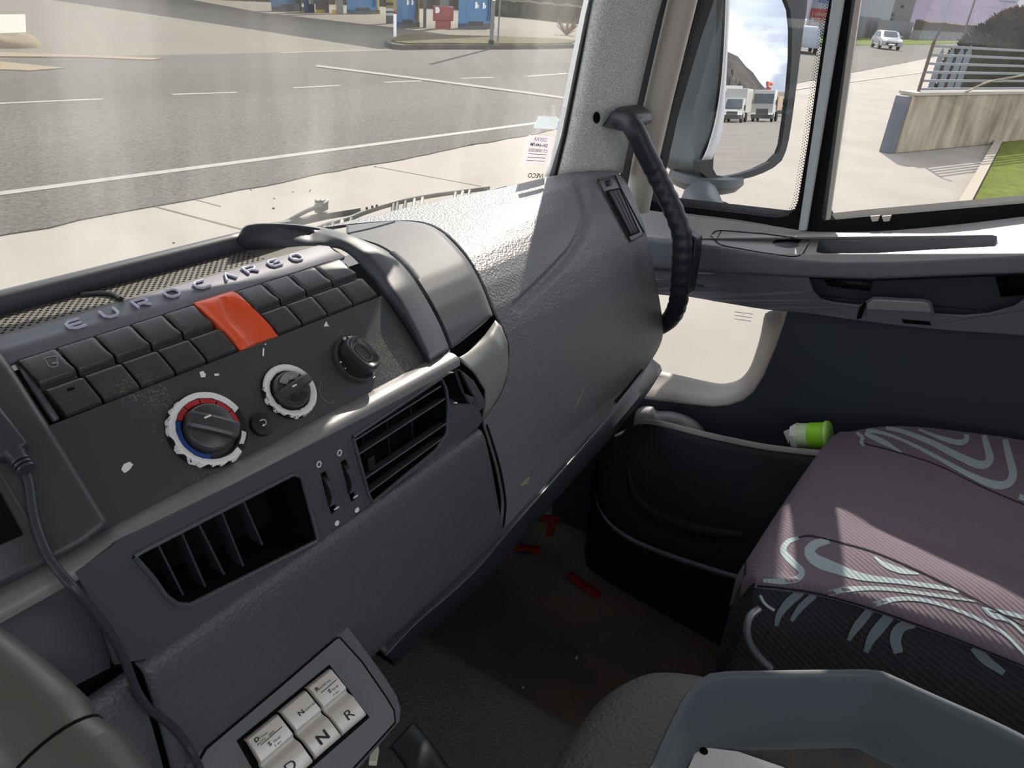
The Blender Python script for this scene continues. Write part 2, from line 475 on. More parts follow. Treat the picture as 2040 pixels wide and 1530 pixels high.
# --- right pillar in grey felt, with a screw hole
pl_l = l2([(1220, -240), (1184, -40), (1171, 30), (1148, 150), (1124, 270), (1104, 354)], 30)
pl_r = l2([(1382, -240), (1330, -40), (1308, 40), (1280, 160), (1258, 260), (1240, 345)], 30)
rows = []
for (xa_, ya_), (xb_, yb_) in zip(pl_l, pl_r):
    a = PX(xa_, ya_, 1.05); b = PX(xb_, yb_, 1.165); row = []
    for k in range(17):
        t = k / 16; p = a.lerp(b, t); p = p - p.normalized() * (.028 * (1 - (2 * t - 1) ** 4)); row.append(p)
    e = row[-1]; row += [e + Vector((.012, .012, 0)), e + Vector((.03, .05, 0))]
    rows.append(row)
pg_ = grid(rows)
pil = solo('trim_3', pg_, FABR, 'grey felt-covered right windscreen pillar', 'pillar', kind='structure', solid=-.003, angle=80)
pbv = pg_.bvh()
hc = (1188, 234)
part('screw_hole', drape_poly(pbv, [(1188 + 7.5 * math.cos(t), 234 + 12 * math.sin(t)) for t in np.linspace(0, 6.28, 25)[:-1]], .0006), VOID, pil)
part('hole_rim', drape_strip(pbv, [(1188 + 8 * math.cos(t), 234 + 12.5 * math.sin(t)) for t in np.linspace(0, 6.2832, 25)], 1.6, .0008, 40), PILL, pil)
# dark gap behind the pillar and the painted door frame beyond it
gap = [[PX(x, y, 1.215) for x, y in l2([(1300, -240), (1300, 30), (1252, 260), (1222, 420)], 20)], [PX(x, y, 1.215) for x, y in l2([(1470, -240), (1372, 20), (1300, 330), (1275, 420)], 20)]]
solo('trim_4', grid(gap), RUB, 'black seal in the gap behind the right pillar', 'seal', kind='structure', solid=-.004)
solo('trim_5', tube([PX(x, y, 1.195) for x, y in l2([(1424, -240), (1362, -10), (1338, 90), (1312, 200), (1288, 310), (1268, 418)], 30)], [.0225] * 30, 16), PILL, 'rounded beige-painted frame upright beside the quarter light', 'frame', kind='structure', angle=80)
# small wire whisker by the pillar foot omitted; outer body corner
solo('wall_right', slab([[(-1.0, FZ), (-1.0, .52), (-.20, .52), (-.20, FZ)], [(-.52, -.20), (-.52, .34), (-.25, .34), (-.25, -.20)]], lambda a, b: Vector((1.272, a, b)), (.05, 0, 0)), DOORL, 'side wall of the cab behind the passenger door', 'wall', kind='structure')
solo('trim_6', slab([[(-.20, .345), (-.20, .52), (.45, .52), (.45, .345)]], lambda a, b: Vector((1.26, a, b)), (.05, 0, 0)), CEILM, 'side rail of the roof above the passenger door', 'rail', kind='structure')

solo('wall_side', abox(1.262, 1.29, .53, .80, FZ, -.45), BLACK, 'dark side panel of the footwell forward of the door', 'wall', kind='structure')
# raised cover over the engine tunnel, with a rounded shoulder down to the footwell
tp = [(-.40, -.945), (.60, -.945), (.655, -.947), (.676, -.953), (.688, -.965), (.700, -.99), (.735, -1.06), (.76, FZ + .002)]
solo('tunnel_cover', grid([[Vector((x, y, z)) for x, z in tp] for y in np.linspace(-.9, .8, 12)]), TUNN, 'worn grained cover over the engine tunnel beside the footwell', 'floor cover', kind='structure', angle=60, solid=-.003)
# ================================================================= PASSENGER DOOR
door = thing('door_1', 'grey plastic passenger door with armrest, storage pocket and low window', 'door', (1.2, .0, FZ), kind='structure')
DX = 1.27
def fr(x, y): return PX(x, y, DX)
qh = [(1400, -300), (1392, 0), (1368, 70), (1345, 150), (1320, 240), (1300, 335), (1292, 372), (1294, 392), (1305, 404), (1330, 408), (1440, 421), (1548, 434), (1570, 430), (1583, 418), (1590, 400), (1610, 280), (1643, 50), (1652, 0), (1690, -300)]
sh = [(1740, -300), (1697, 0), (1686, 90), (1664, 240), (1637, 432), (1642, 440), (1700, 434), (1840, 422), (2060, 403), (2300, 380), (2300, -300)]
fo = [(1330, -420), (1390, -120), (1345, 60), (1275, 345), (1258, 420), (1400, 440), (1590, 461), (1640, 464), (1760, 462), (2060, 433), (2400, 396), (2400, -420)]
FRM = mat('window frame black', S(18, 19, 21), .8, .12)
part('window_frame', slab([fo, qh, sh], fr, (.07, 0, 0)), FRM, door, smooth=False)
for xx in (1733, 1756): part('window_stop', slab([[(xx, 431), (xx + 20, 429), (xx + 16, 441), (xx + 4, 442)]], lambda x, y: PX(x, y, 1.264), (.006, 0, 0)), PILL, door, bevel=.001)
dvo = part('divider_strip', slab([[(1590, 460), (1606, 460), (1681, 0), (1730, -300), (1706, -300), (1657, 0)]], lambda x, y: PX(x, y, 1.255), (.01, 0, 0)), mat('divider strip grey', S(150, 156, 158), .4, .5), door, bevel=.002)
part('window_channel', slab([[(1645, 438), (1652, 438), (1702, 90), (1715, 0), (1760, -300), (1752, -300), (1704, 0), (1690, 90)]], lambda x, y: PX(x, y, 1.268), (.008, 0, 0)), PILL, door)
def pane(name, px, x, m, label):
    return solo(name, flat([px], lambda a, b: PX(a, b, x)), m, label, 'window', kind='structure', fix=False)
w2 = pane('window_2', [(1396, -310), (1370, 0), (1325, 150), (1280, 330), (1270, 385), (1290, 415), (1560, 442), (1600, 430), (1660, 0), (1700, -310)], 1.285, GLASSS, 'fixed quarter light in the front of the passenger door')
pane('window_3', [(1700, -310), (1690, 0), (1630, 445), (1660, 448), (2320, 395), (2320, -310)], 1.292, GLASSS, 'sliding window of the passenger door')
# dotted ceramic band round the quarter light
def dots():
    g = G(); edge = l2([(1336, 411), (1440, 423), (1548, 436), (1572, 431), (1585, 418), (1592, 400), (1611, 280), (1644, 50), (1654, -10)], 150)
    edge = l2(edge, 120)
    for row, (off, rad) in enumerate(((3, 1.5), (7, 1.25), (11, 1.0))):
        for i, (x, y) in enumerate(edge[:-1]):
            x2, y2 = edge[i + 1]; L = math.hypot(x2 - x, y2 - y); nx, ny = (y2 - y) / L, -(x2 - x) / L
            t = .5 if row % 2 else 0
            cx_, cy_ = x + (x2 - x) * t + nx * off, y + (y2 - y) * t + ny * off
            pts = [PX(cx_ + rad * math.cos(a), cy_ + rad * math.sin(a), 1.2835) for a in (0, 1.047, 2.094, 3.142, 4.189, 5.236)]
            g.add(pts, [(0, 1, 2, 3, 4, 5)])
    edge = l2([(1396, 0), (1372, 70), (1349, 150), (1324, 240), (1305, 330)], 70)
    for row, (off, rad) in enumerate(((2, 1.5), (6, 1.2), (10, 1.0))):
        for i, (x, y) in enumerate(edge):
            pts = [PX(x + off + rad * math.cos(a), y + (2 if row % 2 else 0) + rad * math.sin(a), 1.2835) for a in (0, 1.047, 2.094, 3.142, 4.189, 5.236)]
            g.add(pts, [(0, 1, 2, 3, 4, 5)])
    return g
part('dotted_band', dots(), VOID, w2, smooth=False, kind='stuff', fix=False)

# --- shelf top of the door (lit by the sun through the window), with lidded ashtray and tray
Tp = [(1262, 414), (1330, 424), (1450, 436), (1590, 458), (1640, 462), (1760, 460), (1900, 448), (2040, 432), (2300, 404)]
Tx = [1.262] * 9
Np = [(1262, 468), (1330, 478), (1435, 492), (1533, 508), (1592, 517), (1660, 522), (1805, 521), (2040, 509), (2300, 490)]
Nx = [1.225, 1.20, 1.175, 1.17, 1.168, 1.166, 1.165, 1.165, 1.165]
def curve3(px, xs, n):
    pts = c2(px, n); return [PX(x, y, float(np.interp(i / (n - 1), np.linspace(0, 1, len(xs)), xs))) for i, (x, y) in enumerate(pts)]
# the shelf is tessellated in the picture so that the tray can be cut out of it
def shelf_x(x, y):
    yt = np.interp(x, [p[0] for p in Tp], [p[1] for p in Tp]); yn = np.interp(x, [p[0] for p in Np], [p[1] for p in Np])
    t = min(1, max(0, (y - yt) / max(yn - yt, 1))); xn = np.interp(x, [p[0] for p in Np], Nx)
    return float(1.262 * (1 - t) + xn * t)
def SHF(x, y, l=0.0):
    p = PX(x, y, shelf_x(x, y)); return p - p.normalized() * l
tray_h = [(1630, 482), (1634, 478), (1700, 481), (1850, 476), (1975, 468), (1986, 470), (1988, 486), (1982, 491), (1850, 498), (1750, 504), (1640, 505), (1626, 502)]
shelf = flat([c2(Tp, 60) + c2(Np, 60)[::-1], tray_h], SHF)
SHELFM = mat('door shelf plastic', S(122, 118, 120), .45, .4, bump=('noise', 900, .12, .001))
dsh = part('shelf', shelf, SHELFM, door, smooth=False, solid=-.003)
a = [SHF(x, y) for x, y in tray_h]; b = [p + Vector((.006, 0, -.035)) for p in a]
g = grid([a, b], True); n = len(a); g.f.append(tuple(range(n, 2 * n)))
part('tray_recess', g, DOORM, door, fix=False)
sb = shelf.bvh()
ast = [(1416, 470), (1424, 461), (1436, 459), (1520, 466), (1575, 473), (1614, 480), (1600, 505), (1592, 510), (1575, 511), (1520, 504), (1440, 490), (1428, 484)]
part('ashtray_seam', drape_strip(sb, ast + [ast[0]], 2.0, .0006, 80, False), VOID, door)
part('ashtray_seam', drape_strip(sb, [(1437, 460), (1428, 478), (1432, 486), (1450, 492)], 1.6, .0006, 20), VOID, door)
part('lid_pull', drape_poly(sb, [(1538, 485), (1546, 478), (1575, 474), (1592, 477), (1596, 480), (1590, 486), (1572, 482), (1555, 483)], .0010), VOID, door)
part('pull_lip', drape_poly(sb, [(1538, 486), (1556, 484), (1572, 483), (1590, 487), (1591, 491), (1572, 494), (1552, 491)], .0012), mat('pull lip', S(58, 60, 66), .5), door)
part('shelf_rib', drape_strip(sb, [(1614, 479), (1604, 494), (1596, 505)], 2.0, .0006, 10), PILL, door)
# --- armrest face with the pull recess
Mp = [(1262, 578), (1303, 584), (1365, 590), (1521, 616), (1612, 624), (1711, 638), (1859, 655), (2040, 668), (2300, 690)]
def face_x(x, y):
    yn = np.interp(x, [p[0] for p in Np], [p[1] for p in Np]); ym = np.interp(x, [p[0] for p in Mp], [p[1] for p in Mp])
    t = min(1, max(0, (y - yn) / (ym - yn))); xn = np.interp(x, [p[0] for p in Np], Nx)
    return float(xn - .012 * math.sin(min(1, t * 2.2) * 1.57) + .055 * t)
def FCE(x, y, l=0.0):
    p = PX(x, y, face_x(x, y)); return p - p.normalized() * l
rec = [(1610, 550), (1735, 554), (1875, 549), (2040, 543), (2300, 530), (2300, 580), (2060, 585), (2020, 612), (1970, 627), (1920, 631), (1862, 627), (1855, 604), (1845, 599), (1738, 594), (1728, 600), (1712, 611), (1660, 604), (1636, 598), (1620, 582)]
outer_f = c2(Np, 80) + c2(Mp, 80)[::-1]
# strips of the face between the shelf edge and recess need inner points: build as a grid above the recess and flat pieces round it
up = []
for k in range(7):
    t = k / 6; up.append([FCE(x, yn + (min(yr, ym) - yn) * t) for x, yn, yr, ym in zip(np.linspace(1262, 2300, 80), np.interp(np.linspace(1262, 2300, 80), [p[0] for p in Np], [p[1] for p in Np]), np.interp(np.linspace(1262, 2300, 80), [1262, 1600, 1735, 1875, 2040, 2300], [536, 552, 556, 550, 544, 531]), np.interp(np.linspace(1262, 2300, 80), [p[0] for p in Mp], [p[1] for p in Mp]))])
part('armrest_edge', grid(up), DOORM, door, solid=-.003, angle=70)
yr_ = lambda x: float(np.interp(x, [1262, 1600, 1735, 1875, 2040, 2300], [536, 552, 556, 550, 544, 531]))
lowo = [(x, yr_(x)) for x in np.linspace(1262, 1606, 30)] + [(1610, 553), (1620, 582), (1636, 598), (1660, 604), (1712, 611), (1728, 600), (1738, 594), (1845, 599), (1855, 604), (1862, 627), (1920, 631), (1970, 627), (2020, 612), (2060, 585), (2300, 580)] + c2(Mp, 60)[::-1]
part('armrest_face', flat([lowo], lambda x, y: FCE(x, y)), DOORM, door, smooth=False, solid=-.003)
# back of the recess
a = [FCE(x, y) for x, y in rec]; b = [PX(x + (0 if y > 570 else 0), y + 6, 1.236) for x, y in rec]
g = grid([a, b], True); n = len(a)
g.join(flat([[(x, y + 6) for x, y in rec]], lambda x, y: PX(x, y, 1.236)))
rcs = part('pull_recess', g, DOORL, door, smooth=False, fix=False)
part('switch_plate', flat([[(1640, 556), (1740, 561), (1733, 580), (1700, 577), (1650, 570)]], lambda x, y: PX(x, y, 1.234)), BLACK, door, solid=-.002)
part('speaker_corner', flat([[(1982, 549), (2120, 545), (2120, 580), (1994, 592)]], lambda x, y: PX(x, y, 1.233)), VOID, door, solid=-.002)
# release handle
hx = [(1726, 607), (1740, 597), (1838, 602), (1850, 606), (1855, 622), (1726, 616)]
hd = part('door_handle', slab([hx], lambda x, y: FCE(x, y, .004), (.02, 0, 0)), SHELFM, door, bevel=.002)
part('handle_face', slab([[(1724, 616), (1856, 622), (1854, 640), (1800, 637), (1740, 634), (1726, 630)]], lambda x, y: FCE(x, y, .001), (.02, 0, 0)), DOORM, door, bevel=.001)
part('handle_slot', slab([[(1716, 634), (1726, 604), (1721, 602), (1712, 614), (1706, 636)]], lambda x, y: FCE(x, y, .002), (.01, 0, 0)), VOID, door)
part('handle_slot', slab([[(1796, 636), (1852, 642), (1854, 648), (1800, 644)]], lambda x, y: FCE(x, y, .003), (.01, 0, 0)), VOID, door)
# --- lower door skin with the low window
LX = 1.225
rv_o = [(1225, 545), (1575, 600), (1568, 625), (1546, 690), (1522, 748), (1500, 782), (1480, 798), (1452, 807), (1420, 810), (1350, 803), (1280, 794), (1213, 786), (1200, 700)]
rv_i = [(1235, 560), (1540, 606), (1524, 625), (1515, 668), (1504, 706), (1492, 735), (1474, 755), (1450, 763), (1424, 763), (1360, 749), (1300, 735), (1289, 727), (1270, 700)]
lo = [(1180, 520), (1300, 556), (1520, 580), (2400, 660), (2400, 1500), (1100, 1250), (1100, 700)]
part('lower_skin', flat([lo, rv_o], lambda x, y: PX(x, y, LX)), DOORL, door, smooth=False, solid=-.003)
ro = c2(rv_o + [rv_o[0]], 90); ri_ = c2(rv_i + [rv_i[0]], 90)
REV = mat('window reveal plastic', S(124, 118, 113), .5, .35)
rows = []
for t, xx in ((0, LX), (.12, LX + .004), (.45, LX + .026), (.85, LX + .058), (1, LX + .066)):
    rows.append([PX(a[0] * (1 - t) + b[0] * t, a[1] * (1 - t) + b[1] * t, xx) for a, b in zip(ro, ri_)])
part('low_window_reveal', grid(rows), REV, door, angle=60, solid=-.002)
rim = [[PX(x, y, LX + .066) for x, y in ri_], [PX(x, y, LX + .072) for x, y in ri_]]
part('low_window_seal', grid(rim), RUB, door)
w4 = pane('window_4', [(1230, 556), (1545, 604), (1530, 680), (1500, 750), (1455, 775), (1400, 770), (1290, 745), (1260, 700)], LX + .070, GLASSS, 'low kerb-view window in the bottom of the passenger door')
# maker's lettering printed on the low window, read from outside
o = PX(1487, 606, LX + .067); xd = PX(1465, 602, LX + .067) - o
yd = PX(1488, 598, LX + .067) - o; yd = yd - xd.normalized() * yd.dot(xd.normalized())
INKB = mat('printed ink', S(40, 38, 36), .6)
part('lettering', text_geom('IVECO', .014, o, xd, yd, bold=.0003), INKB, w4, smooth=False, fix=False)
gl_ = G()
for k in range(3):
    p, q = PX(1463, 621 + k * 7, LX + .067), PX(1500 - k * 2, 626 + k * 7, LX + .067); gl_.join(box((p + q) / 2, (q - p) / 2, (0, 0, .0005), (.0002, 0, 0)))
part('fine_print', gl_, mat('faint print', S(150, 142, 136), .6), w4, smooth=False)

# --- door pocket at the bottom
bt = [(1262, 847), (1290, 842), (1330, 849), (1380, 862), (1440, 876), (1520, 892), (1600, 902), (1660, 908), (1800, 925), (2000, 950)]
bb_ = [(1186, 880), (1183, 950), (1190, 1000), (1212, 1036), (1258, 1070), (1330, 1100), (1420, 1130), (1500, 1154), (1620, 1195), (1800, 1250)]
nb = 60
bt3 = curve3(bt, [1.13, 1.10, 1.09, 1.09, 1.09, 1.09, 1.09, 1.09, 1.09, 1.09], nb)
bb3 = curve3(bb_, [1.13, 1.10, 1.085, 1.075, 1.07, 1.065, 1.06, 1.06, 1.06, 1.06], nb)
rows = []
for k in range(16):
    t = k / 15; rows.append([p.lerp(q, t) + Vector((-.014 * math.sin(math.pi * t), 0, 0)) for p, q in zip(bt3, bb3)])
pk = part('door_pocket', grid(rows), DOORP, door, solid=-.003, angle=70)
part('pocket_bulge', drape_strip(grid(rows).bvh(), [(1250, 930), (1265, 990), (1310, 1030), (1390, 1058), (1480, 1068)], [4, 26, 30, 16], .002, 40), DOORP, door, solid=-.001)
lip_ = [[p + Vector((.010, 0, .002)) for p in bt3], [p + Vector((.004, 0, .006)) for p in bt3], [p + Vector((-.001, 0, .004)) for p in bt3], [p + Vector((-.002, 0, -.002)) for p in bt3]]
part('pocket_lip', grid(lip_), SHELFM, door, angle=70)
tr_ = [[p + Vector((.0, 0, .0)) for p in bb3], [p + Vector((-.004, -.003, -.004)) for p in bb3], [p + Vector((.0, -.003, -.012)) for p in bb3], [p + Vector((.03, 0, -.014)) for p in bb3]]
part('pocket_edge_trim', grid(tr_), mat('edge trim', S(96, 104, 116), .45, .4), door, angle=50)
part('pocket_floor', grid([[p + Vector((.0, 0, -.065)) for p in bt3], [p + Vector((1.226 - p.x, 0, -.065)) for p in bt3]]), DOORP, door)
part('door_foot', grid([[p + Vector((.002, 0, -.01)) for p in bb3], [Vector((p.x + .03, p.y, FZ)) for p in bb3]]), BLACK, door)
# cup-shaped grip catching the sun behind the pocket
cup0 = [(1262, 856), (1264, 830), (1270, 816), (1284, 809), (1302, 810), (1308, 818), (1340, 820), (1372, 830), (1396, 846), (1410, 868), (1420, 880)]
rows = []
for t, dx in ((0, 0), (.25, -.016), (.55, -.026), (1.0, -.030)):
    rows.append([PX(1318 + (x - 1318) * (1 - t * .55), 868 + (y - 868) * (1 - t * .7), 1.215 + dx) for x, y in c2(cup0, 40)])
part('cup_grip', grid(rows), SHELFM, door, angle=80, solid=-.002)
# ================================================================= DASHBOARD
# cross-section of the centre console (forward, up), top to bottom; it runs straight across the cab
PROF = [(.562, -.200), (.562, -.2305), (.526, -.2313), (.500, -.2380), (.447, -.2630), (.395, -.3172), (.377, -.3210), (.368, -.4085), (.362, -.4890), (.357, -.5820), (.42, -.75)]
def prof_y(r, prof=PROF):
    for (y0, z0), (y1, z1) in zip(prof, prof[1:]):
        dy, dz = y1 - y0, z1 - z0; den = dz + r * dy
        if abs(den) < 1e-9: continue
        t = -(z0 + r * y0) / den
        if -1e-6 <= t <= 1.000001: return y0 + t * dy
    return -prof[0][1] / r if r < -prof[0][1] / prof[0][0] else prof[-1][0]
def C(px, py, lift=0.0):
    """point of the console surface seen at a picture point, optionally raised towards the eye"""
    d = D(px, py); y = prof_y(-d[2] / d[1]); p = Vector(d * (y / d[1]))
    return p - p.normalized() * lift
# passenger side: same idea, softer section that falls away towards the door
PP = [(.64, -.262), (.60, -.2615), (.56, -.2615), (.52, -.262), (.49, -.264), (.465, -.269), (.445, -.2775), (.43, -.290), (.415, -.311), (.402, -.340), (.392, -.376), (.383, -.42), (.376, -.47), (.369, -.52), (.360, -.577), (.355, -.66)]
def Pp(px, py, lift=0.0):
    d = D(px, py); y = prof_y(-d[2] / d[1], PP); p = Vector(d * (y / d[1]))
    return p - p.normalized() * lift
def sect(prof, x0, x1, sx=2, rad=None):
    """straight run of a cross-section between two sideways positions"""
    rows = []
    for y, z in prof: rows.append([Vector((x0 + (x1 - x0) * k / (sx - 1), y, z)) for k in range(sx)])
    return grid(rows)
def qline(px, py):  # sideways/forward slope of a picture point
    d = D(px, py); return d[0] / d[1]

dash = thing('dashboard', 'dark grey truck dashboard with raised console, switch row, round dials and air vents', 'dashboard', (.55, .45, -.6))
def dpart(*a, **k): return part(*a, parent=dash, **k) if 'parent' not in k else part(*a, **k)

# --- tray behind the lettering with the speaker mesh
XL = -.10
tray = grid([[Vector((XL, .562, -.2305)), Vector((.425, .562, -.2305))], [Vector((XL, .526, -.2313)), Vector((.4750, .526, -.2313))]])
MESHM = mat('speaker mesh plastic', S(82, 80, 77), .6, .3)
def mesh_dots():
    g = G(); y = .531; i = 0
    while y < .559:
        x = .02 + (i % 2) * .003
        while x < .415:
            g.join(box((x, y, -.2303 - (.562 - y) * .022), (.0011, 0, 0), (0, .00045, 0), (0, 0, .0003))); x += .0058
        y += .0031; i += 1
    return g
mesh_ = dpart('speaker_mesh', tray, MESHM, solid=-.003, smooth=False)
part('perforation', mesh_dots(), mat('mesh hole', S(38, 37, 36), .8, .1), mesh_, smooth=False, kind='stuff')
# arched dividers on the mesh
for x in (.105, .262):
    pts = [Vector((x, .556, -.2298)), Vector((x + .012, .548, -.2296)), Vector((x + .016, .538, -.2296)), Vector((x + .015, .528, -.2300))]
    dpart('mesh_divider', tube(cat(pts, 12), .0022, 8), BLACK)
# --- strip that carries the raised letters
strip = grid([[Vector((XL, .526, -.2313)), Vector((.486, .526, -.2313))], [Vector((XL, .5, -.238)), Vector((.486, .5, -.238))]])
STRIPM = mat('letter strip plastic', S(84, 84, 92), .45, .45)
dpart('letter_strip', strip, STRIPM, solid=-.004)
def letter_strokes(ch):
    a = [(-.5, .5), (.5, .5)]
    return {'E': [[(.5, .5), (-.2, .5), (-.5, .25), (-.5, -.25), (-.2, -.5), (.5, -.5)], [(-.5, 0), (.4, 0)]],
            'U': [[(-.5, .5), (-.5, -.2), (-.25, -.5), (.25, -.5), (.5, -.2), (.5, .5)]],
            'R': [[(-.5, -.5), (-.5, .5), (.3, .5), (.5, .35), (.5, .1), (.3, -.05), (-.35, -.05)], [(.05, -.05), (.5, -.5)]],
            'O': [[(-.3, .5), (.3, .5), (.5, .25), (.5, -.25), (.3, -.5), (-.3, -.5), (-.5, -.25), (-.5, .25), (-.3, .5)]],
            'C': [[(.5, .5), (-.25, .5), (-.5, .25), (-.5, -.25), (-.25, -.5), (.5, -.5)]],
            'A': [[(-.5, -.5), (0, .5), (.5, -.5)]],
            'G': [[(.5, .5), (-.25, .5), (-.5, .25), (-.5, -.25), (-.25, -.5), (.5, -.5), (.5, .05), (.05, .05)]]}[ch]
def letters():
    g = G(); v = (Vector((0, .5 - .526, -.238 + .2313))).normalized(); nrm = Vector((0, v.z, -v.y)); nrm = nrm if nrm.z > 0 else -nrm
    px = [(150, 648), (219, 626), (282, 606), (343, 586), (401, 569), (455, 553), (499, 539), (546, 526), (590, 515)]
    for ch, (x, y) in zip('EUROCARGO', px):
        o = C(x, y)
        for st in letter_strokes(ch):
            pts = [o + Vector((a * .0105, 0, 0)) - v * (b * .0095) + nrm * .0012 for a, b in st]
            g.join(tube(pts, .0012, 8))
    return g
dpart('lettering', letters(), LETTER, label='raised grey letters spelling the truck name')

# --- switch row: ten rocker switches, the fifth one the red-orange hazard switch
E0, E1 = Vector((0, .500, -.2380)), Vector((0, .447, -.2630))
SV = (E1 - E0).normalized(); SN = Vector((0, SV.z, -SV.y)); SN = SN if SN.z > 0 else -SN; SLEN = (E1 - E0).length
floor_ = grid([[Vector((XL, .5, -.2455)), Vector((.4865, .5, -.2455))], [Vector((XL, .452, -.2745)), Vector((.4865, .452, -.2745))]])
dpart('switch_well', floor_, BLACK, solid=-.003)
def rocker(x0, x1, prof, base=-.006):
    rows = []
    n = 8; r = .0011
    xs = [x0, x0 + .0004, x0 + .0012] + [x0 + .0012 + (x1 - x0 - .0024) * k / n for k in range(1, n)] + [x1 - .0012, x1 - .0004, x1]
    hs = [-.0012, -.0004, 0] + [0] * (n - 1) + [0, -.0004, -.0012]
    for t, h in prof:
        rows.append([E0 + SV * (t * SLEN) + SN * (h + dh) + Vector((x, 0, 0)) for x, dh in zip(xs, hs)])
    g = grid(rows)
    lo = [[E0 + SV * (t * SLEN) + SN * base + Vector((x, 0, 0)) for t, h in prof] for x in (x0, x1)]
    g.join(grid([[r_[0] for r_ in rows], lo[0]])); g.join(grid([[r_[-1] for r_ in rows], lo[1]]))
    for i in (0, -1):
        g.join(grid([rows[i], [E0 + SV * (prof[i][0] * SLEN) + SN * base + Vector((x, 0, 0)) for x in xs]]))
    return g
RPROF = [(.03, -.001), (.045, .0012), (.08, .002), (.30, .0023), (.42, .0038), (.445, .0036), (.46, .0026), (.485, -.0006), (.50, -.0010), (.515, -.0004), (.585, .0034), (.605, .0040), (.63, .0040), (.9, .0026), (.955, .0014), (.985, -.003)]
# picture x of the gaps between switches along the top edge, converted to sideways position
tops = [(42, 712), (118, 690), (196, 666), (268, 642), (334, 622), (398, 603), (478, 578), (532, 558), (586, 542), (638, 528), (684, 514)]
XS = [qline(*p) * .5 for p in tops]
XS = [XS[0] + (XS[-1] - XS[0]) * k / 0 if False else x for k, x in enumerate(XS)]
bots = [(118, 836), (200, 805), (272, 774), (342, 748), (402, 724), (462, 694), (540, 655), (590, 644), (640, 622), (692, 603), (745, 583)]
XB = [qline(*p) * .447 for p in bots]
XM = [(a + b) / 2 for a, b in zip(XS, XB)]
for k in range(10):
    x0, x1 = XM[k] + .0009, XM[k + 1] - .0009
    if k == 5:
        # hazard switch: swollen cap with a thumb hollow
        rows = []
        for i in range(25):
            t = i / 24; row = []
            for j in range(25):
                u = j / 24
                h = .0065 * (1 - abs(2 * t - 1) ** 6) * (1 - abs(2 * u - 1) ** 8) ** .5 + .001
                dx, dt = (u - .55) / .40, (t - .62) / .46
                rr = dx * dx + dt * dt * (1 if dt < 0 else .25)
                if rr < 1: h -= .0060 * (1 - rr) ** .32
                row.append(E0 + SV * ((.0 + t * 1.0) * SLEN) + SN * h + Vector((x0 + (x1 - x0) * u, 0, 0)))
            rows.append(row)
        g = grid(rows)
        edge = rows[0] + [r[-1] for r in rows[1:]] + rows[-1][-2::-1] + [r[0] for r in rows[-2:0:-1]]
        g.join(grid([edge, [p - SN * .012 for p in edge]], True))
        dpart('hazard_switch', g, ORANGE, label='red-orange hazard switch with thumb hollow')
    else:
        s = dpart('rocker_switch', rocker(x0, x1, RPROF), SWM, angle=30)
        if k == 0:
            b = rocker(x0, x1, RPROF).bvh(); g = G()
            g.join(drape_strip(b, [(88, 714), (112, 709), (116, 727), (110, 732), (98, 731), (88, 714)], 2.2, .0003, 20, False))
            g.join(drape_strip(b, [(104, 724), (114, 723)], 4, .0003, 4, False))
            part('pictogram', g, mat('faded print', S(112, 110, 106), .5, .3), s)
            part('indicator_slot', drape_poly(b, [(133, 775), (149, 771), (148, 776), (134, 780)], .0003), VOID, s)
        if k == 4:
            b = rocker(x0, x1, RPROF).bvh()
            part('chipped_corner', drape_poly(b, [(427, 640), (432, 641), (434, 646), (429, 646)], .0003), WHITE, s)

# --- fascia with the three dials
FV = Vector((0, .052, .0542)).normalized(); FN = Vector((0, -FV.z, FV.y))
xa, xb = qline(115, 842) * .447, qline(762, 590) * .447
xc, xd = qline(216, 1046) * .395, qline(852, 726) * .395
fa = [Vector((xa - .01, .447, -.263)), Vector((xb, .447, -.263)), Vector((xd, .395, -.3172)), Vector((xc - .01, .395, -.3172))]
fbev = [p + FN * .0012 - FV * .001 for p in fa]
fp = prism([fa[0] + FN * .0015, fa[1] + FN * .0015, fa[2] + FN * .001, fa[3] + FN * .001], -FN * .012)
fascia = dpart('fascia', fp, FASC, bevel=.0018, bseg=3)
fb = fp.bvh()
chips = [[(246, 925), (258, 920), (265, 926), (258, 936), (248, 943), (241, 936)], [(397, 742), (404, 739), (410, 746), (408, 752), (400, 752)], [(426, 745), (435, 744), (437, 748), (428, 750)],
         [(646, 646), (650, 640), (653, 648), (657, 650), (645, 651)], [(781, 606), (786, 614), (789, 626), (783, 627), (780, 612)], [(667, 818), (672, 823), (679, 824), (668, 832)],
         [(706, 806), (718, 803), (716, 807), (707, 809)], [(526, 688), (529, 683), (530, 687)]]
for c in chips: part('paint_chip', drape_poly(fb, c, .0004), WHITE, fascia)
part('scratch', drape_strip(fb, [(640, 760), (636, 775), (640, 792), (655, 803), (668, 800)], 1.5), mat('scratch grey', S(92, 92, 95), .5), fascia)
part('scratch', drape_strip(fb, [(525, 694), (524, 702), (524, 710)], 3), PRINT, fascia)

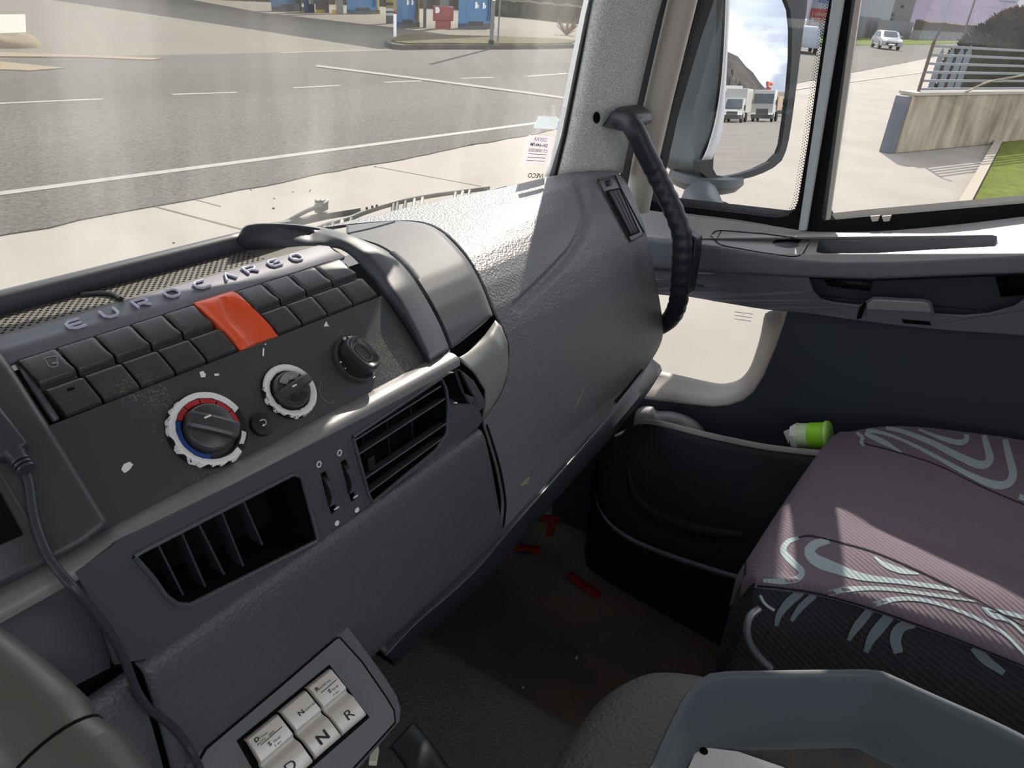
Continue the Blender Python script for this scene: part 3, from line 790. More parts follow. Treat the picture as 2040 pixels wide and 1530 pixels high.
def arc_pts(c, r0, r1, a0, a1, n=24, lift=0.0):
    """ring sector on the fascia plane (angle 0 = right, anticlockwise)"""
    rows = [[], []]
    for k in range(n + 1):
        a = math.radians(a0 + (a1 - a0) * k / n); e = Vector((math.cos(a), 0, 0)) + FV * math.sin(a)
        rows[0].append(c + e * r0 + FN * lift); rows[1].append(c + e * r1 + FN * lift)
    return grid(rows)
def ragged_ring(c, r_in, r_out, amp, seed, lift, worn, n=120):
    """bare white ring whose dark paint has flaked off along a ragged edge; worn(angle)->0..1 keeps paint"""
    rnd = random.Random(seed); rows = [[] for _ in range(7)]
    ph = [rnd.uniform(0, 6.3) for _ in range(5)]
    for k in range(n + 1):
        a = 2 * math.pi * k / n; e = Vector((math.cos(a), 0, 0)) + FV * math.sin(a)
        w = worn(math.degrees(a) % 360)
        j = amp * (math.sin(a * 5 + ph[0]) * .5 + math.sin(a * 11 + ph[1]) * .5 + math.sin(a * 19 + 2 * math.sin(a * 3) + ph[2]) * .6 + rnd.uniform(-.22, .22))
        ri, ro = r_in + max(0, j) * .3, r_out + j * w[1]
        for m in range(7):
            rr = ri + (ro - ri) * w[0] * m / 6; rows[m].append(c + e * rr + FN * lift(rr))
    return grid(rows)
def dial(px, py, R):
    c = C(px, py)
    return c
def ring_lathe(c, R, h, rin):
    prof = [(R, -.001), (R, h * .35), (R * .985, h * .7), (R * .95, h), (R * .90, h * 1.02), (rin * 1.02, h * .75), (rin, h * .35), (rin, -.001)]
    return lathe(c, FN, prof, 64, (1, 0, 0)), prof
def lift_on(prof):
    rr = [p[0] for p in prof][1:7][::-1]; hh = [p[1] for p in prof][1:7][::-1]
    return lambda r: float(np.interp(r, rr, hh)) + .0004
# temperature dial (large, left)
c1 = C(412, 858); R1 = .0292
g, pr = ring_lathe(c1, R1, .006, .0215)
d1 = dpart('temperature_dial', g, BLACK, label='large dial with red and blue scale and flaked white ring')
li = lift_on(pr)
def worn1(a):
    # angle 0 right, 90 up; bare white on the left and bottom, paint left at lower right
    if 330 <= a or a < 8: return (0.0, 0)
    if 296 <= a < 306: return (.0, 0)
    if 306 <= a < 330: return (.55, .4)
    if 8 <= a < 110: return (.8, 0)
    return (1.0, 1)
part('bare_ring', ragged_ring(c1, R1 * .80, R1 * .985, .0011, 3, li, worn1), WHITE, d1, label='white plastic showing through flaked paint')
for a0, a1 in ((-18, 12), (14, 44), (46, 76), (78, 108), (110, 138)):
    part('red_scale', arc_pts(c1, R1 * .66, R1 * .80, a0, a1, 12, .0049), REDM, d1)
part('blue_scale', arc_pts(c1, R1 * .68, R1 * .80, 140, 240, 30, .0049), BLUEM, d1)
def knob(c, R, ang, name, parent, ridge_w=.34, h=.014):
    """round knob with a raised grip bar; ang = bar direction"""
    k = part(name, lathe(c, FN, [(R, 0), (R, h * .45), (R * .96, h * .62), (R * .88, h * .7), (0, h * .72)], 48, (1, 0, 0)), SWM, parent)
    e = Vector((math.cos(ang), 0, 0)) + FV * math.sin(ang); w = Vector((-math.sin(ang), 0, 0)) + FV * math.cos(ang)
    rows = []
    for i in range(13):
        t = i / 12 * 2 - 1; L = t * R * 1.0
        hw = R * ridge_w * (1.0 if abs(t) < .9 else .85); top = h * (1.15 - .12 * t * t)
        rows.append([c + e * L + w * hw * s + FN * hh for s, hh in ((-1.1, 0), (-1.05, h * .6), (-.92, top * .93), (-.6, top), (.6, top), (.92, top * .93), (1.05, h * .6), (1.1, 0))])
    g = grid(rows); m = 8
    g.f.append(tuple(range(m))); g.f.append(tuple(range(len(g.v) - m, len(g.v))))
    part('grip_bar', g, SWM, k, angle=25)
    return k, e, w
def bar_mark(c, e, w, at, h, L=.0042, wd=.0011):
    o = c + e * at[0] + w * at[1] + FN * h
    return box(o, e * L / 2, w * wd / 2, FN * .0003)
k1, e_, w_ = knob(c1 + FN * .001, R1 * .62, math.radians(-40), 'knob', d1, .36)
part('pointer_mark', bar_mark(c1 + Vector((0, 0, 0)), Vector((1, 0, 0)), FV, (-.003, .0062), .0175, .0052, .0013), PRINT, d1)
# fan dial (middle)
c2_ = C(574, 782); R2 = .0232
g, pr = ring_lathe(c2_, R2, .0055, .0165)
d2 = dpart('fan_dial', g, BLACK, label='middle dial with almost fully flaked white ring')
li = lift_on(pr)
part('bare_ring', ragged_ring(c2_, R2 * .72, R2 * .985, .0008, 5, li, lambda a: (1.0, 1 if 150 < a < 300 else 0)), WHITE, d2, label='white plastic showing through flaked paint')
k2, e_, w_ = knob(c2_ + FN * .001, R2 * .66, math.radians(8), 'knob', d2, .30)
part('pointer_mark', bar_mark(c2_, Vector((1, 0, 0)), FV, (-.003, .0003), .0168, .0045, .0012), PRINT, d2)
GRIT = mat('knurled grey', S(120, 120, 120), .5, .4, bump=('cell', 900, 1.0, .002))
part('knurled_patch', arc_pts(c2_, R2 * .28, R2 * .56, 40, 140, 16, .0122), GRIT, d2)
part('knurled_patch', arc_pts(c2_, R2 * .30, R2 * .52, 225, 310, 16, .0122), BLACK, d2)
# airflow dial (right) with oval push knob
c3 = C(706, 718); R3 = .0225
g, pr = ring_lathe(c3, R3, .006, .0175)
d3 = dpart('airflow_dial', g, SWM, label='dark dial with large oval knob')
li = lift_on(pr)
part('disc', lathe(c3, FN, [(R3 * .80, 0), (R3 * .80, .0030), (0, .0032)], 48, (1, 0, 0)), BLACK, d3)
def oval_knob():
    ang = math.radians(-72); e = Vector((math.cos(ang), 0, 0)) + FV * math.sin(ang); w = Vector((-math.sin(ang), 0, 0)) + FV * math.cos(ang)
    rows = []; n = 40
    for sc, h in ((1, .002), (1, .0145), (.97, .0172), (.90, .0186), (.80, .0186), (.70, .0170), (.55, .0162), (.52, .0168), (.42, .0168), (.40, .0160), (.26, .0160), (.0, .0160)):
        row = []
        for k in range(n):
            a = 2 * math.pi * k / n; ca, sa = math.cos(a), math.sin(a)
            rx = R3 * .80 * math.copysign(abs(ca) ** .75, ca); ry = R3 * .47 * math.copysign(abs(sa) ** .85, sa)
            row.append(c3 + e * rx * sc + w * ry * sc + FN * h)
        rows.append(row)
    return grid(rows, True)
part('oval_knob', oval_knob(), SWM, d3, angle=50)
for a0, a1, r0, r1 in ((70, 84, .80, .92), (90, 100, .84, .95), (60, 66, .82, .9), (20, 27, .8, .88), (275, 283, .96, 1.0), (170, 174, .82, .9), (190, 193, .8, .86)):
    part('paint_chip', arc_pts(c3, R3 * r0, R3 * r1, a0, a1, 4, .0068), WHITE, d3)
# small round recirculation button
cb = C(518, 848)
rb = dpart('recirculation_button', lathe(cb, FN, [(.0092, -.001), (.0092, .004), (.0088, .0052), (.0078, .0056), (0, .0057)], 40, (1, 0, 0)), BLACK)
def uturn():
    X_ = Vector((1, 0, 0)); o = cb + FN * .006
    pts = [(-.0015, .0026), (.0012, .0026), (.0026, .0014), (.0026, -.0002), (.0014, -.0016), (-.0004, -.0016)]
    g = tube([o + X_ * a + FV * b for a, b in pts], .00035, 6)
    g.join(flat([[(-.0004, -.0028), (-.0004, -.0005), (-.0022, -.0016)]], lambda a, b: o + X_ * a + FV * b + FN * .0002)); return g
part('arrow_mark', uturn(), PRINT, rb)
part('indicator_hole', lathe(cb + Vector((-.0022, 0, 0)) + FV * .0058 + FN * .0050, FN, [(.0011, 0), (.0011, .0004), (0, .0004)], 14), VOID, rb)

# --- rail under the fascia and the vent panel below it
xr = .514
def rail_rows():
    pr_ = [(.397, -.3172), (.3945, -.3165), (.391, -.3158), (.385, -.3160), (.380, -.3172), (.3775, -.3195), (.3768, -.3235), (.3765, -.326)]
    return grid([[Vector((-.12 + (xr + .12) * k / 40, y, z)) for k in range(41)] for y, z in pr_])
rail = dpart('rail', rail_rows(), RAILM, label='paler satin rail below the dials', angle=60)
VP0 = Vector((0, .3765, -.3235)); VP1 = Vector((0, .368, -.4085)); VV = (VP0 - VP1).normalized(); VN = Vector((0, -VV.z, VV.y)).normalized()
if VN.y > 0: VN = -VN
def VPt(px, py, lift=0.0): return PPL(px, py, VP0, VN) + VN * lift
vr = [(702, 870), (878, 753), (888, 775), (892, 806), (889, 862), (866, 897), (742, 1000), (733, 985)]
vl = [(266, 1108), (281, 1098), (583, 944), (600, 950), (632, 1070), (628, 1078), (378, 1204), (352, 1203), (330, 1188), (303, 1150)]
slots = [[(639, 944), (649, 938), (664, 975), (671, 1018), (661, 1026), (650, 990)], [(679, 921), (689, 914), (704, 950), (709, 995), (700, 1000), (690, 962)]]
pocket = [(908, 733), (924, 742), (945, 760), (966, 796), (968, 808), (957, 818), (938, 806), (926, 784)]
outer = [(150, 1140), (235, 1082), (905, 740), (918, 738), (950, 800), (962, 838), (954, 850), (310, 1310), (228, 1325), (200, 1240), (172, 1180)]
vp = slab([outer, vr, vl] + slots + [pocket], VPt, -VN * .004)
VENTP = mat('vent panel plastic', S(60, 61, 66), .4, .5)
vpan = dpart('vent_panel', vp, VENTP, bevel=.0006, bseg=1, smooth=False)
def duct(hole, depth, name, parent, m=BLACK):
    a = [VPt(x, y) - VN * .002 for x, y in hole]; cc = sum(a, Vector()) / len(a)
    b = [cc + (p - cc) * .93 - VN * depth for p in a]
    g = grid([a, b], True); n = len(a); g.f.append(tuple(range(n, 2 * n)))
    return part(name, g, m, parent)
def lip(hole, name, parent, m, r=.0018):
    a = [VPt(x, y, .0004) for x, y in hole]
    return part(name, tube(a + [a[0]], r, 8, False), m, parent)
rv = dpart('air_vent', G().join(*[tube([VPt(x, y, .0006) for x, y in vr + [vr[0]]], .0016, 8, False)]), VENTP, label='right console vent with slanted horizontal slats')
duct(vr, .035, 'duct', rv, VOID)
SLAT = mat('slat plastic', S(74, 76, 82), .4, .5)
for (a, b) in (((704, 880), (876, 772)), ((712, 908), (884, 797)), ((725, 956), (890, 844)), ((732, 984), (884, 872))):
    p, q = VPt(*a) - VN * .004, VPt(*b) - VN * .004
    part('slat', box((p + q) / 2, (q - p) / 2, VN * .006 + VV * .002, VV * .0007), SLAT, rv)
for a in ((752, 905), (800, 880), (846, 850)):
    p = VPt(*a) - VN * .022; part('fin', box(p, VV * .018, VN * .006, Vector((.0008, 0, 0))), BLACK, rv)
part('thumb_tab', box(VPt(745, 925) - VN * .006, Vector((.004, 0, 0)), VV * .006, VN * .004), BLACK, rv, bevel=.001)
lv = dpart('air_vent', tube([VPt(x, y, .0006) for x, y in vl + [vl[0]]], .0018, 8, False), VENTP, label='left console vent, an open pocket with upright fins')
duct(vl, .045, 'duct', lv, VOID)
for (a, b) in (((319, 1080), (374, 1191)), ((367, 1057), (418, 1174)), ((401, 1040), (456, 1150)), ((449, 1020), (494, 1133)), ((494, 1002), (532, 1090))):
    p, q = VPt(*a) - VN * .012, VPt(*b) - VN * .012
    part('fin', box((p + q) / 2, (q - p) / 2, VN * .007, Vector((.0007, 0, 0))), mat('fin plastic', S(46, 46, 52), .45, .4), lv)
for s, dn, ri in zip(slots, ((671, 1042), (711, 1016)), ((635, 925), (676, 902))):
    a, b = s[0], s[3]; cxy = (sum(p[0] for p in s) / 6, sum(p[1] for p in s) / 6)
    cc = VPt(*cxy); Rr = .0185
    w = dpart('thumbwheel', lathe(cc - VN * (Rr - .0052) - Vector((.0032, 0, 0)), (1, 0, 0), [(Rr * .9, 0), (Rr, .0006), (Rr, .0058), (Rr * .9, .0064)], 60), BLACK, angle=20)
    teeth = G()
    for k in range(-7, 8):
        aa = math.radians(90 + k * 5.2); e = VN * math.sin(aa) + VV * math.cos(aa)
        teeth.join(box(cc - VN * (Rr - .0052) + e * (Rr + .0002), Vector((.0026, 0, 0)), e * .0005, e.cross(Vector((1, 0, 0))) * .0003))
    part('knurling', teeth, SLAT, w)
    part('position_mark', box(VPt(s[3][0] - 6, s[3][1] - 8, .0032), Vector((.0026, 0, 0)), VV * .0006, VN * .0003), PRINT, w)
    part('full_dot', lathe(VPt(*dn), VN, [(.0024, 0), (.0024, .0004), (0, .0004)], 20), PRINT, vpan)
    o = VPt(*ri, .0003); part('empty_dot', tube([o + Vector((math.cos(t), 0, 0)) * .0021 + VV * math.sin(t) * .0024 for t in np.linspace(0, 6.2832, 20)], .0005, 6, False), PRINT, vpan)
duct(pocket, .03, 'pocket', vpan, VOID)
for s in slots: duct(s, .012, 'wheel_slot', vpan, VOID)

# --- padded knee panel under the vents
padp = [(.372, -.409), (.3655, -.4115), (.3625, -.418), (.361, -.43), (.3585, -.46), (.357, -.50), (.3555, -.54), (.355, -.572), (.357, -.582), (.364, -.588)]
rows = []
for y, z in padp:
    xe = .546 + (.592 - .546) * min(1, max(0, (-z - .409) / .17)); xe2 = xe - .004
    rows.append([Vector((.158 + (xe2 - .158) * k / 60, y + .0, z)) for k in range(61)])
dpart('knee_pad', grid(rows), DASH, solid=-.004, angle=60)
rows = []
for y, z in padp: rows.append([Vector((-.25 + .402 * k / 20, y - .002, z)) for k in range(21)])
dpart('column_knee_panel', grid(rows), DASH, solid=-.004, angle=60)

# backing behind the joints and the dark column cover at the left
dpart('joint_backing', grid([[Vector((x, y + .016, z)) for x in (-.25, .2, .535)] for y, z in padp[:-1]]), VOID, solid=-.002)
jb = c2([(946, 820), (962, 842), (976, 880), (992, 930), (1002, 975), (1006, 1020), (1004, 1070)], 24)
dpart('joint_backing', grid([[C(x - 26, y, -.045) for x, y in jb], [C(x + 24, y, -.052) for x, y in jb]]), VOID)
cov = flat([[(-160, 1262), (0, 1182), (110, 1136), (150, 1142), (168, 1165), (196, 1232), (216, 1296), (220, 1330), (100, 1392), (-160, 1520)]], lambda x, y: C(x, y, -.003))
dpart('column_cover', cov, DASHS, solid=-.003)
dpart('joint_backing', grid([[C(x, y, -.045) for x, y in r] for r in ([(890, 715), (935, 690), (1000, 640)], [(905, 780), (960, 760), (1010, 720)], [(925, 850), (970, 845), (1010, 800)])]), VOID)
# ================================================================= hood, side panels, passenger side
# --- hood that frames the console: back wall, and the cheek that sweeps down on the right
HOODM = mat('hood plastic', S(46, 49, 55), .5, .4, bump=('noise', 1000, .12, .001))
back = []
for y, z in ((.5610, -.2310), (.5614, -.2215), (.5620, -.2188), (.5640, -.2172), (.5675, -.2172), (.5705, -.2190), (.574, -.230), (.583, -.275)):
    back.append([Vector((-.12 + (.425 + .12) * k / 30, y, z)) for k in range(31)])
dpart('hood_rim', grid(back), HOODM, solid=-.002, angle=70)
def lifted(px, lift, prof=PROF):
    out = []
    n = len(px)
    for i, (x, y) in enumerate(px):
        p = C(x, y); l = np.interp(i / (n - 1), np.linspace(0, 1, len(lift)), lift)
        out.append(p - p.normalized() * float(l))
    return out
NI = 60
i1 = c2([(478, 499), (560, 494), (640, 489), (690, 503), (735, 548), (765, 590), (800, 640), (830, 690), (852, 727)], NI)
cr0 = c2([(480, 478), (497, 456), (545, 453), (600, 459), (650, 470), (700, 491), (742, 525), (785, 588), (822, 655), (856, 721)], NI)
cr = c2([(478, 474), (494, 451), (545, 447), (602, 452), (660, 463), (708, 482), (752, 520), (796, 584), (832, 650), (862, 718)], NI)
g1 = c2([(474, 472), (490, 449), (545, 445), (604, 448), (665, 458), (718, 476), (768, 500), (808, 535), (842, 584), (875, 645), (896, 697)], NI)
h = [.0]
row0 = lifted(i1, [.0])
row1 = lifted(cr0, [.012, .016, .014, .014, .010])
row2 = lifted(cr, [.013, .018, .016, .016, .012])
row3 = lifted(g1, [.009, .014, .010, .004, .004])
row4 = lifted(g1, [.0, -.004, -.006, -.008, -.008])
def midrow(a, b, push):
    out = []
    for p, q in zip(a, b):
        m = (p + q) / 2; out.append(m - m.normalized() * push)
    return out
cheek = [row0, midrow(row0, row1, .0), row1, midrow(row1, row2, .0012), row2, midrow(row2, row3, .003), row3, row4]
dpart('hood_cheek', grid(cheek), HOODM, solid=-.002, angle=60, label='sweeping right end of the console hood')
# end cap of the cheek at its foot
dpart('cheek_foot', flat([[(852, 727), (858, 712), (896, 697), (897, 703)]], lambda x, y: C(x, y, .004)), BLACK, solid=-.004)

# --- smooth lidded panel between hood and passenger side
NJ = 60
g1b = [(690, 470), (716, 477), (766, 497), (808, 535), (842, 584), (875, 645), (896, 697)]
g2b = [(690, 449), (775, 441), (825, 442), (862, 452), (895, 476), (931, 517), (958, 566), (982, 627)]
def mixp(px, lift=0.0):
    """between console and passenger section"""
    out = []
    for x, y in px:
        a, b = C(x, y), Pp(x, y); p = a * .35 + b * .65; out.append(p - p.normalized() * lift)
    return out
A_, B_ = c2(g1b, NJ), c2(g2b, NJ)
rows = []
for k in range(15):
    t = k / 14; px = [(a[0] * (1 - t) + b[0] * t, a[1] * (1 - t) + b[1] * t) for a, b in zip(A_, B_)]
    rows.append(mixp(px, .004 if 0 < k < 14 else -.002))
lidp = dpart('side_lid', grid(rows), DASHS, solid=-.003, angle=60, label='smooth curved lid beside the hood')
lb = grid(rows).bvh()
part('lid_seam', drape_strip(lb, [(690, 466), (740, 455), (787, 442)], 2.4), VOID, lidp)
bl = c2([(897, 697), (930, 672), (960, 648), (983, 627)], 10)
foot = [mixp(bl, .003), [p - Vector((0, -.012, .006)) for p in mixp(bl, .0)]]
part('lid_foot', grid(foot), BLACK, lidp)

# --- big grained passenger panel
def Ppx(px, lift=0.0): return [Pp(x, y, lift) for x, y in px]
NU, NV = 150, 190
L_ = c2([(636, 454), (700, 446), (775, 440), (828, 440), (866, 450), (900, 474), (936, 516), (963, 565), (987, 622), (1006, 660), (1016, 700), (1012, 748), (1000, 785), (976, 822), (964, 842), (972, 872), (988, 925), (999, 975), (1002, 1010), (998, 1062)], NV)
Rpx = [(1230, 341), (1250, 368), (1272, 418), (1292, 482), (1304, 545), (1316, 610), (1321, 660), (1312, 694), (1283, 740)]
RX = [1.115, 1.12, 1.125, 1.128, 1.13, 1.13, 1.128, 1.12, 1.105]
Rr = c2(Rpx, NV)
_rs, _ss = [], []
for i, (x, y) in enumerate(Rr):
    d = D(x, y); xr_ = float(np.interp(i / (NV - 1), np.linspace(0, 1, len(RX)), RX)); r_ = -d[2] / d[1]
    if not _rs or r_ > _rs[-1]: _rs.append(r_); _ss.append(xr_ * d[1] / d[0] / prof_y(r_, PP))
def Pw(px, py, lift=0.0):
    """passenger panel: the section of the left end, scaled smoothly so that it meets the door side"""
    d = D(px, py); r_, q_ = -d[2] / d[1], d[0] / d[1]; y0 = prof_y(r_, PP); s_ = float(np.interp(r_, _rs, _ss)); y = y0
    for _ in range(8):
        w = min(1.15, max(0.0, (q_ * y - .58) / .54)); w = w * w * (1.6 - .6 * w); y = y0 * (1 + (s_ - 1) * w)
    p = Vector(d * (y / d[1])); return p - p.normalized() * lift
V2 = lambda l: [Vector((x, y, 0)) for x, y in l]
top2 = V2(c2([(636, 454), (760, 425), (880, 398), (1000, 374), (1095, 352), (1165, 341), (1230, 341)], NU))
bot2 = V2(c2([(998, 1062), (1100, 950), (1200, 836), (1283, 740)], NU))
rows = [[Pw(p.x, p.y) for p in r] for r in coons(top2, V2(L_), V2(Rr), bot2)]
right3 = [r[-1] for r in rows]; left3 = [r[0] for r in rows]
arc = c2([(1140, 362), (1156, 395), (1157, 440), (1140, 484), (1108, 524), (1070, 562), (1018, 612)], 120)
arcn = np.array(arc)
nr = len(rows); ncol = len(rows[0])
normals = [[None] * ncol for _ in rows]
for i in range(nr):
    for j in range(ncol):
        du = rows[i][min(j + 1, ncol - 1)] - rows[i][max(j - 1, 0)]; dv = rows[min(i + 1, nr - 1)][j] - rows[max(i - 1, 0)][j]
        n_ = du.cross(dv)
        if n_.length < 1e-12: n_ = -rows[i][j]
        n_.normalize()
        if n_.dot(rows[i][j]) > 0: n_ = -n_
        normals[i][j] = n_
new = []
for i in range(nr):
    row = []
    for j in range(ncol):
        p = rows[i][j]; x, y = PROJ(p)
        dd = np.hypot(arcn[:, 0] - x, arcn[:, 1] - y); k = int(dd.argmin())
        off = 0.0
        if dd[k] < 30 and 0 < k < 119:
            tx, ty = arcn[k + 1] - arcn[k - 1]; s = (tx * (y - arcn[k][1]) - ty * (x - arcn[k][0])) / (math.hypot(tx, ty) + 1e-9)
            s = -s   # positive on the outer (right/lower) side
            fade = min(1, (119 - k) / 6, k / 6)
            off = -.0065 * fade * (0 if s < -3 else (min(1, (s + 3) / 5) if s < 9 else max(0, 1 - (s - 9) / 14)))
        row.append(p + normals[i][j] * off)
    new.append(row)
pg = grid(new)
ppan = dpart('passenger_panel', pg, DASH_LIT, solid=-.003, angle=80, label='large grained passenger panel with an arched crease')
pb = pg.bvh()
part('edge_groove', drape_strip(pb, [(700, 449), (775, 443), (828, 443), (864, 453), (898, 478), (933, 519), (961, 568), (985, 624), (1003, 661), (1013, 700), (1009, 747), (996, 786), (974, 822)], [5, 6, 7, 9, 10, 10, 9, 8], .0006, 60), VOID, ppan)
part('edge_groove', drape_strip(pb, [(969, 846), (978, 874), (993, 925), (1003, 975), (1006, 1010), (1002, 1050)], [4, 5, 5, 4], .0006, 40), VOID, ppan)
part('scuff', drape_strip(pb, [(1163, 772), (1155, 790), (1144, 814)], 2.5, .0005), mat('scuff grey', S(112, 110, 106), .6), ppan)
part('scuff', drape_strip(pb, [(1036, 968), (1046, 960), (1054, 950)], [3, 9, 3], .0005), mat('scuff tan', S(120, 112, 100), .7), ppan)

# --- end of the rail: curved bracket with pocket
END = mat('rail end plastic', S(104, 105, 104), .35, .5)
e1 = c2([(914, 714), (936, 700), (962, 672), (987, 638)], 24)
e2 = c2([(946, 742), (962, 724), (984, 690), (999, 650)], 24)
e3 = c2([(968, 778), (990, 752), (1006, 718), (1011, 684)], 24)
e4 = c2([(968, 806), (978, 808), (1000, 776), (1011, 730)], 24)
e5 = c2([(962, 838), (970, 828), (996, 786), (1012, 745)], 24)
ends = []
for e, lf in ((e1, .006), (e2, .011), (e3, .009), (e4, .006), (e5, .002)): ends.append([C(x, y) * .4 + Pp(x, y) * .6 - C(x, y).normalized() * lf for x, y in e])
dpart('rail_end', grid(ends), END, solid=-.003, angle=60, label='pale curved end of the rail beside the pocket')

# --- side vent by the door
P0, Pn = right3[0], None
vq = [(1189, 363), (1222, 353), (1282, 468), (1253, 482)]
vb = [hit(pb, x, y, .004) for x, y in vq]
def dgrid(q, off, n=5, m=14):
    """four-sided picture patch laid on the passenger panel"""
    rows = []
    for j in range(m):
        v = j / (m - 1); rows.append([hit(pb, (q[0][0] * (1 - u) + q[1][0] * u) * (1 - v) + (q[3][0] * (1 - u) + q[2][0] * u) * v, (q[0][1] * (1 - u) + q[1][1] * u) * (1 - v) + (q[3][1] * (1 - u) + q[2][1] * u) * v, off) for u in [k / (n - 1) for k in range(n)]])
    return grid(rows)
sv = thing('side_vent', 'slim slanted air vent set in the dash beside the door', 'air vent', vb[2])
part('frame', tube(cat(vb[:2], 8) + cat([hit(pb, x, y, .002) for x, y in ((1237, 382), (1252, 410), (1267, 438), (1281, 466))], 10) + [hit(pb, x, y, .002) for x, y in ((1254, 481), (1238, 452), (1222, 423), (1206, 393), (1190, 364))], .0015, 6, False), BLACK, sv)
part('vent_face', dgrid(vq, .0015), mat('side vent plastic', S(92, 92, 98), .45, .45), sv, fix=False)
part('opening', dgrid([(1203, 383), (1232, 376), (1272, 464), (1250, 473)], .003), VOID, sv, fix=False)
for u in (.22, .48, .74):
    part('slat', dgrid([(1205 + 26 * u, 386 - 6 * u), (1210 + 26 * u, 385 - 6 * u), (1252 + 18 * u, 468 - 6 * u), (1249 + 18 * u, 470 - 6 * u)], .0045, 3, 10), DASHS, sv, solid=-.002)
part('shutter_wheel', dgrid([(1204, 364), (1213, 361), (1217, 370), (1208, 373)], .004, 3, 4), BLACK, sv, solid=-.003)
# --- lower edge of the dash: dark gap and trim ledge
lt = [(1300, 715), (1265, 768), (1200, 846), (1100, 960), (1010, 1062), (960, 1122), (900, 1180), (830, 1240), (768, 1305)]
ltn = c2(lt, 50)
def Lp(x, y, z): return PZ(x, y, z)
a = [PZ(x, y, -.592) for x, y in ltn]
b = [PZ(x + 5, y + 4, -.598) for x, y in ltn]
c = [PZ(x + 16, y + 13, -.606) for x, y in ltn]
d = [PZ(x + 19, y + 24, -.625) for x, y in ltn]
led = dpart('lower_ledge', grid([[p + Vector((0, .035, .022)) for p in a], [p + Vector((0, .014, .006)) for p in a], a, b, c, d, [p + Vector((0, .04, 0)) for p in d]]), mat('ledge plastic', S(30, 31, 36), .42, .5), solid=-.002, angle=50, label='narrow trim ledge along the lower edge')
part('bright_edge', tube(a, .0011, 6), SLAT, led)
part('edge_gap', drape_strip(pb, [(1279, 736), (1240, 784), (1190, 842), (1120, 925), (1060, 992), (1006, 1050)], [3, 8, 9, 8, 6], .0008, 50), VOID, ppan)
# dark underside of the dashboard
rows = [[Vector((-.25, .37, -.585)), Vector((.6, .37, -.585)), Vector((1.16, .43, -.585))], [Vector((-.25, .42, -.64)), Vector((.6, .42, -.64)), Vector((1.16, .47, -.64))], [Vector((-.25, .8, -.66)), Vector((.6, .8, -.66)), Vector((1.16, .8, -.66))]]
dpart('underside', grid(rows), BLACK)
# cap between the windscreen and the console behind the hood
rows = [[Vector((-.95, .583, -.262)), Vector((.0, .583, -.262)), Vector((.44, .583, -.262)), Vector((.60, .62, -.275))], [Vector((-.95, .66, -.302)), Vector((.0, .70, -.302)), Vector((.44, .70, -.302)), Vector((.62, .66, -.292))]]
dpart('dash_top', grid(rows), DASH)

# --- instrument binnacle edge at the far left
bn = c2([(-60, 640), (0, 702), (40, 760), (90, 838), (130, 900), (175, 972), (220, 1046)], 30)
outer_ = [C(x, y, .012) for x, y in bn]
inner_ = [C(x - 16, y + 6, .015) for x, y in bn]
inner2 = [C(x - 60, y + 40, .012) for x, y in bn]
inner3 = [C(x - 270, y + 150, .008) for x, y in bn]
fall = [C(x + 2, y - 1, -.006) for x, y in bn]
bnn = dpart('instrument_surround', grid([fall, outer_, midrow(outer_, inner_, .0012), inner_, inner2, inner3]), FASC, solid=-.003, angle=55, label='dark instrument surround at the left edge')
bb = grid([outer_, inner_, inner2, inner3]).bvh()
part('display_slot', drape_poly(bb, [(-18, 950), (2, 985), (46, 1066), (-18, 1094)], .0008), VOID, bnn)
part('slot_frame', drape_strip(bb, [(-14, 930), (4, 952), (34, 1002), (66, 1056)], [4, 5, 6], .001), DASHS, bnn)
# step between switch row and surround
dpart('switch_row_end', flat([[(20, 708), (38, 712), (118, 832), (106, 838), (60, 770)]], lambda x, y: C(x, y, -.002)), SLAT, solid=-.004)

# --- gear selector: three metal keys on a raised console
GP0 = Vector((.3, .362, -.511)); ga = math.radians(38)
GV = Vector((0, math.cos(ga), math.sin(ga))); GN = Vector((0, -math.sin(ga), math.cos(ga)))
def GP(x, y, l=0.0): return PPL(x, y, GP0, GN) + GN * l
gear = thing('gear_selector', 'raised dark console with three metal gear keys marked D, N and R', 'gear selector', GP(620, 1440) - GN * .05)
ou = [(390, 1488), (520, 1374), (640, 1268), (676, 1234), (684, 1234), (716, 1276), (763, 1340), (792, 1386), (800, 1412), (798, 1436), (760, 1480), (690, 1560), (560, 1700), (330, 1600)]
GHM = mat('gear console plastic', S(74, 75, 80), .5, .45, bump=('cell', 420, .5, .002))
hs = part('housing', slab([ou], lambda x, y: GP(x, y, 0), -GN * .075), GHM, gear, bevel=.003, bseg=3)
inp = [(410, 1492), (560, 1366), (668, 1273), (676, 1271), (719, 1318), (768, 1389), (784, 1416), (786, 1440), (745, 1485), (690, 1545), (560, 1680), (360, 1580)]
pl = part('face_plate', slab([inp], lambda x, y: GP(x, y, .0012), -GN * .003), mat('face plate plastic', S(84, 85, 88), .38, .5, bump=('noise', 900, .15, .001)), gear, bevel=.0006)
part('seam', tube([GP(x, y, .0006) for x, y in inp] + [GP(*inp[0], .0006)], .0011, 6, False), VOID, gear)
XR = (GP(700, 1405) - GP(560, 1520)); 
keyq = {'R': [(603, 1371), (652, 1332), (727, 1428), (678, 1470)], 'N': [(549, 1418), (602, 1375), (677, 1471), (624, 1517)], 'D': [(482, 1474), (547, 1422), (622, 1520), (548, 1590)]}
KPROF = [(0.0, -.001), (.02, .006), (.05, .0078), (.40, .0086), (.43, .0080), (.47, .0052), (.50, .0046), (.53, .0056), (.60, .0084), (.63, .0088), (.93, .0078), (.97, .0066), (1.0, -.001)]
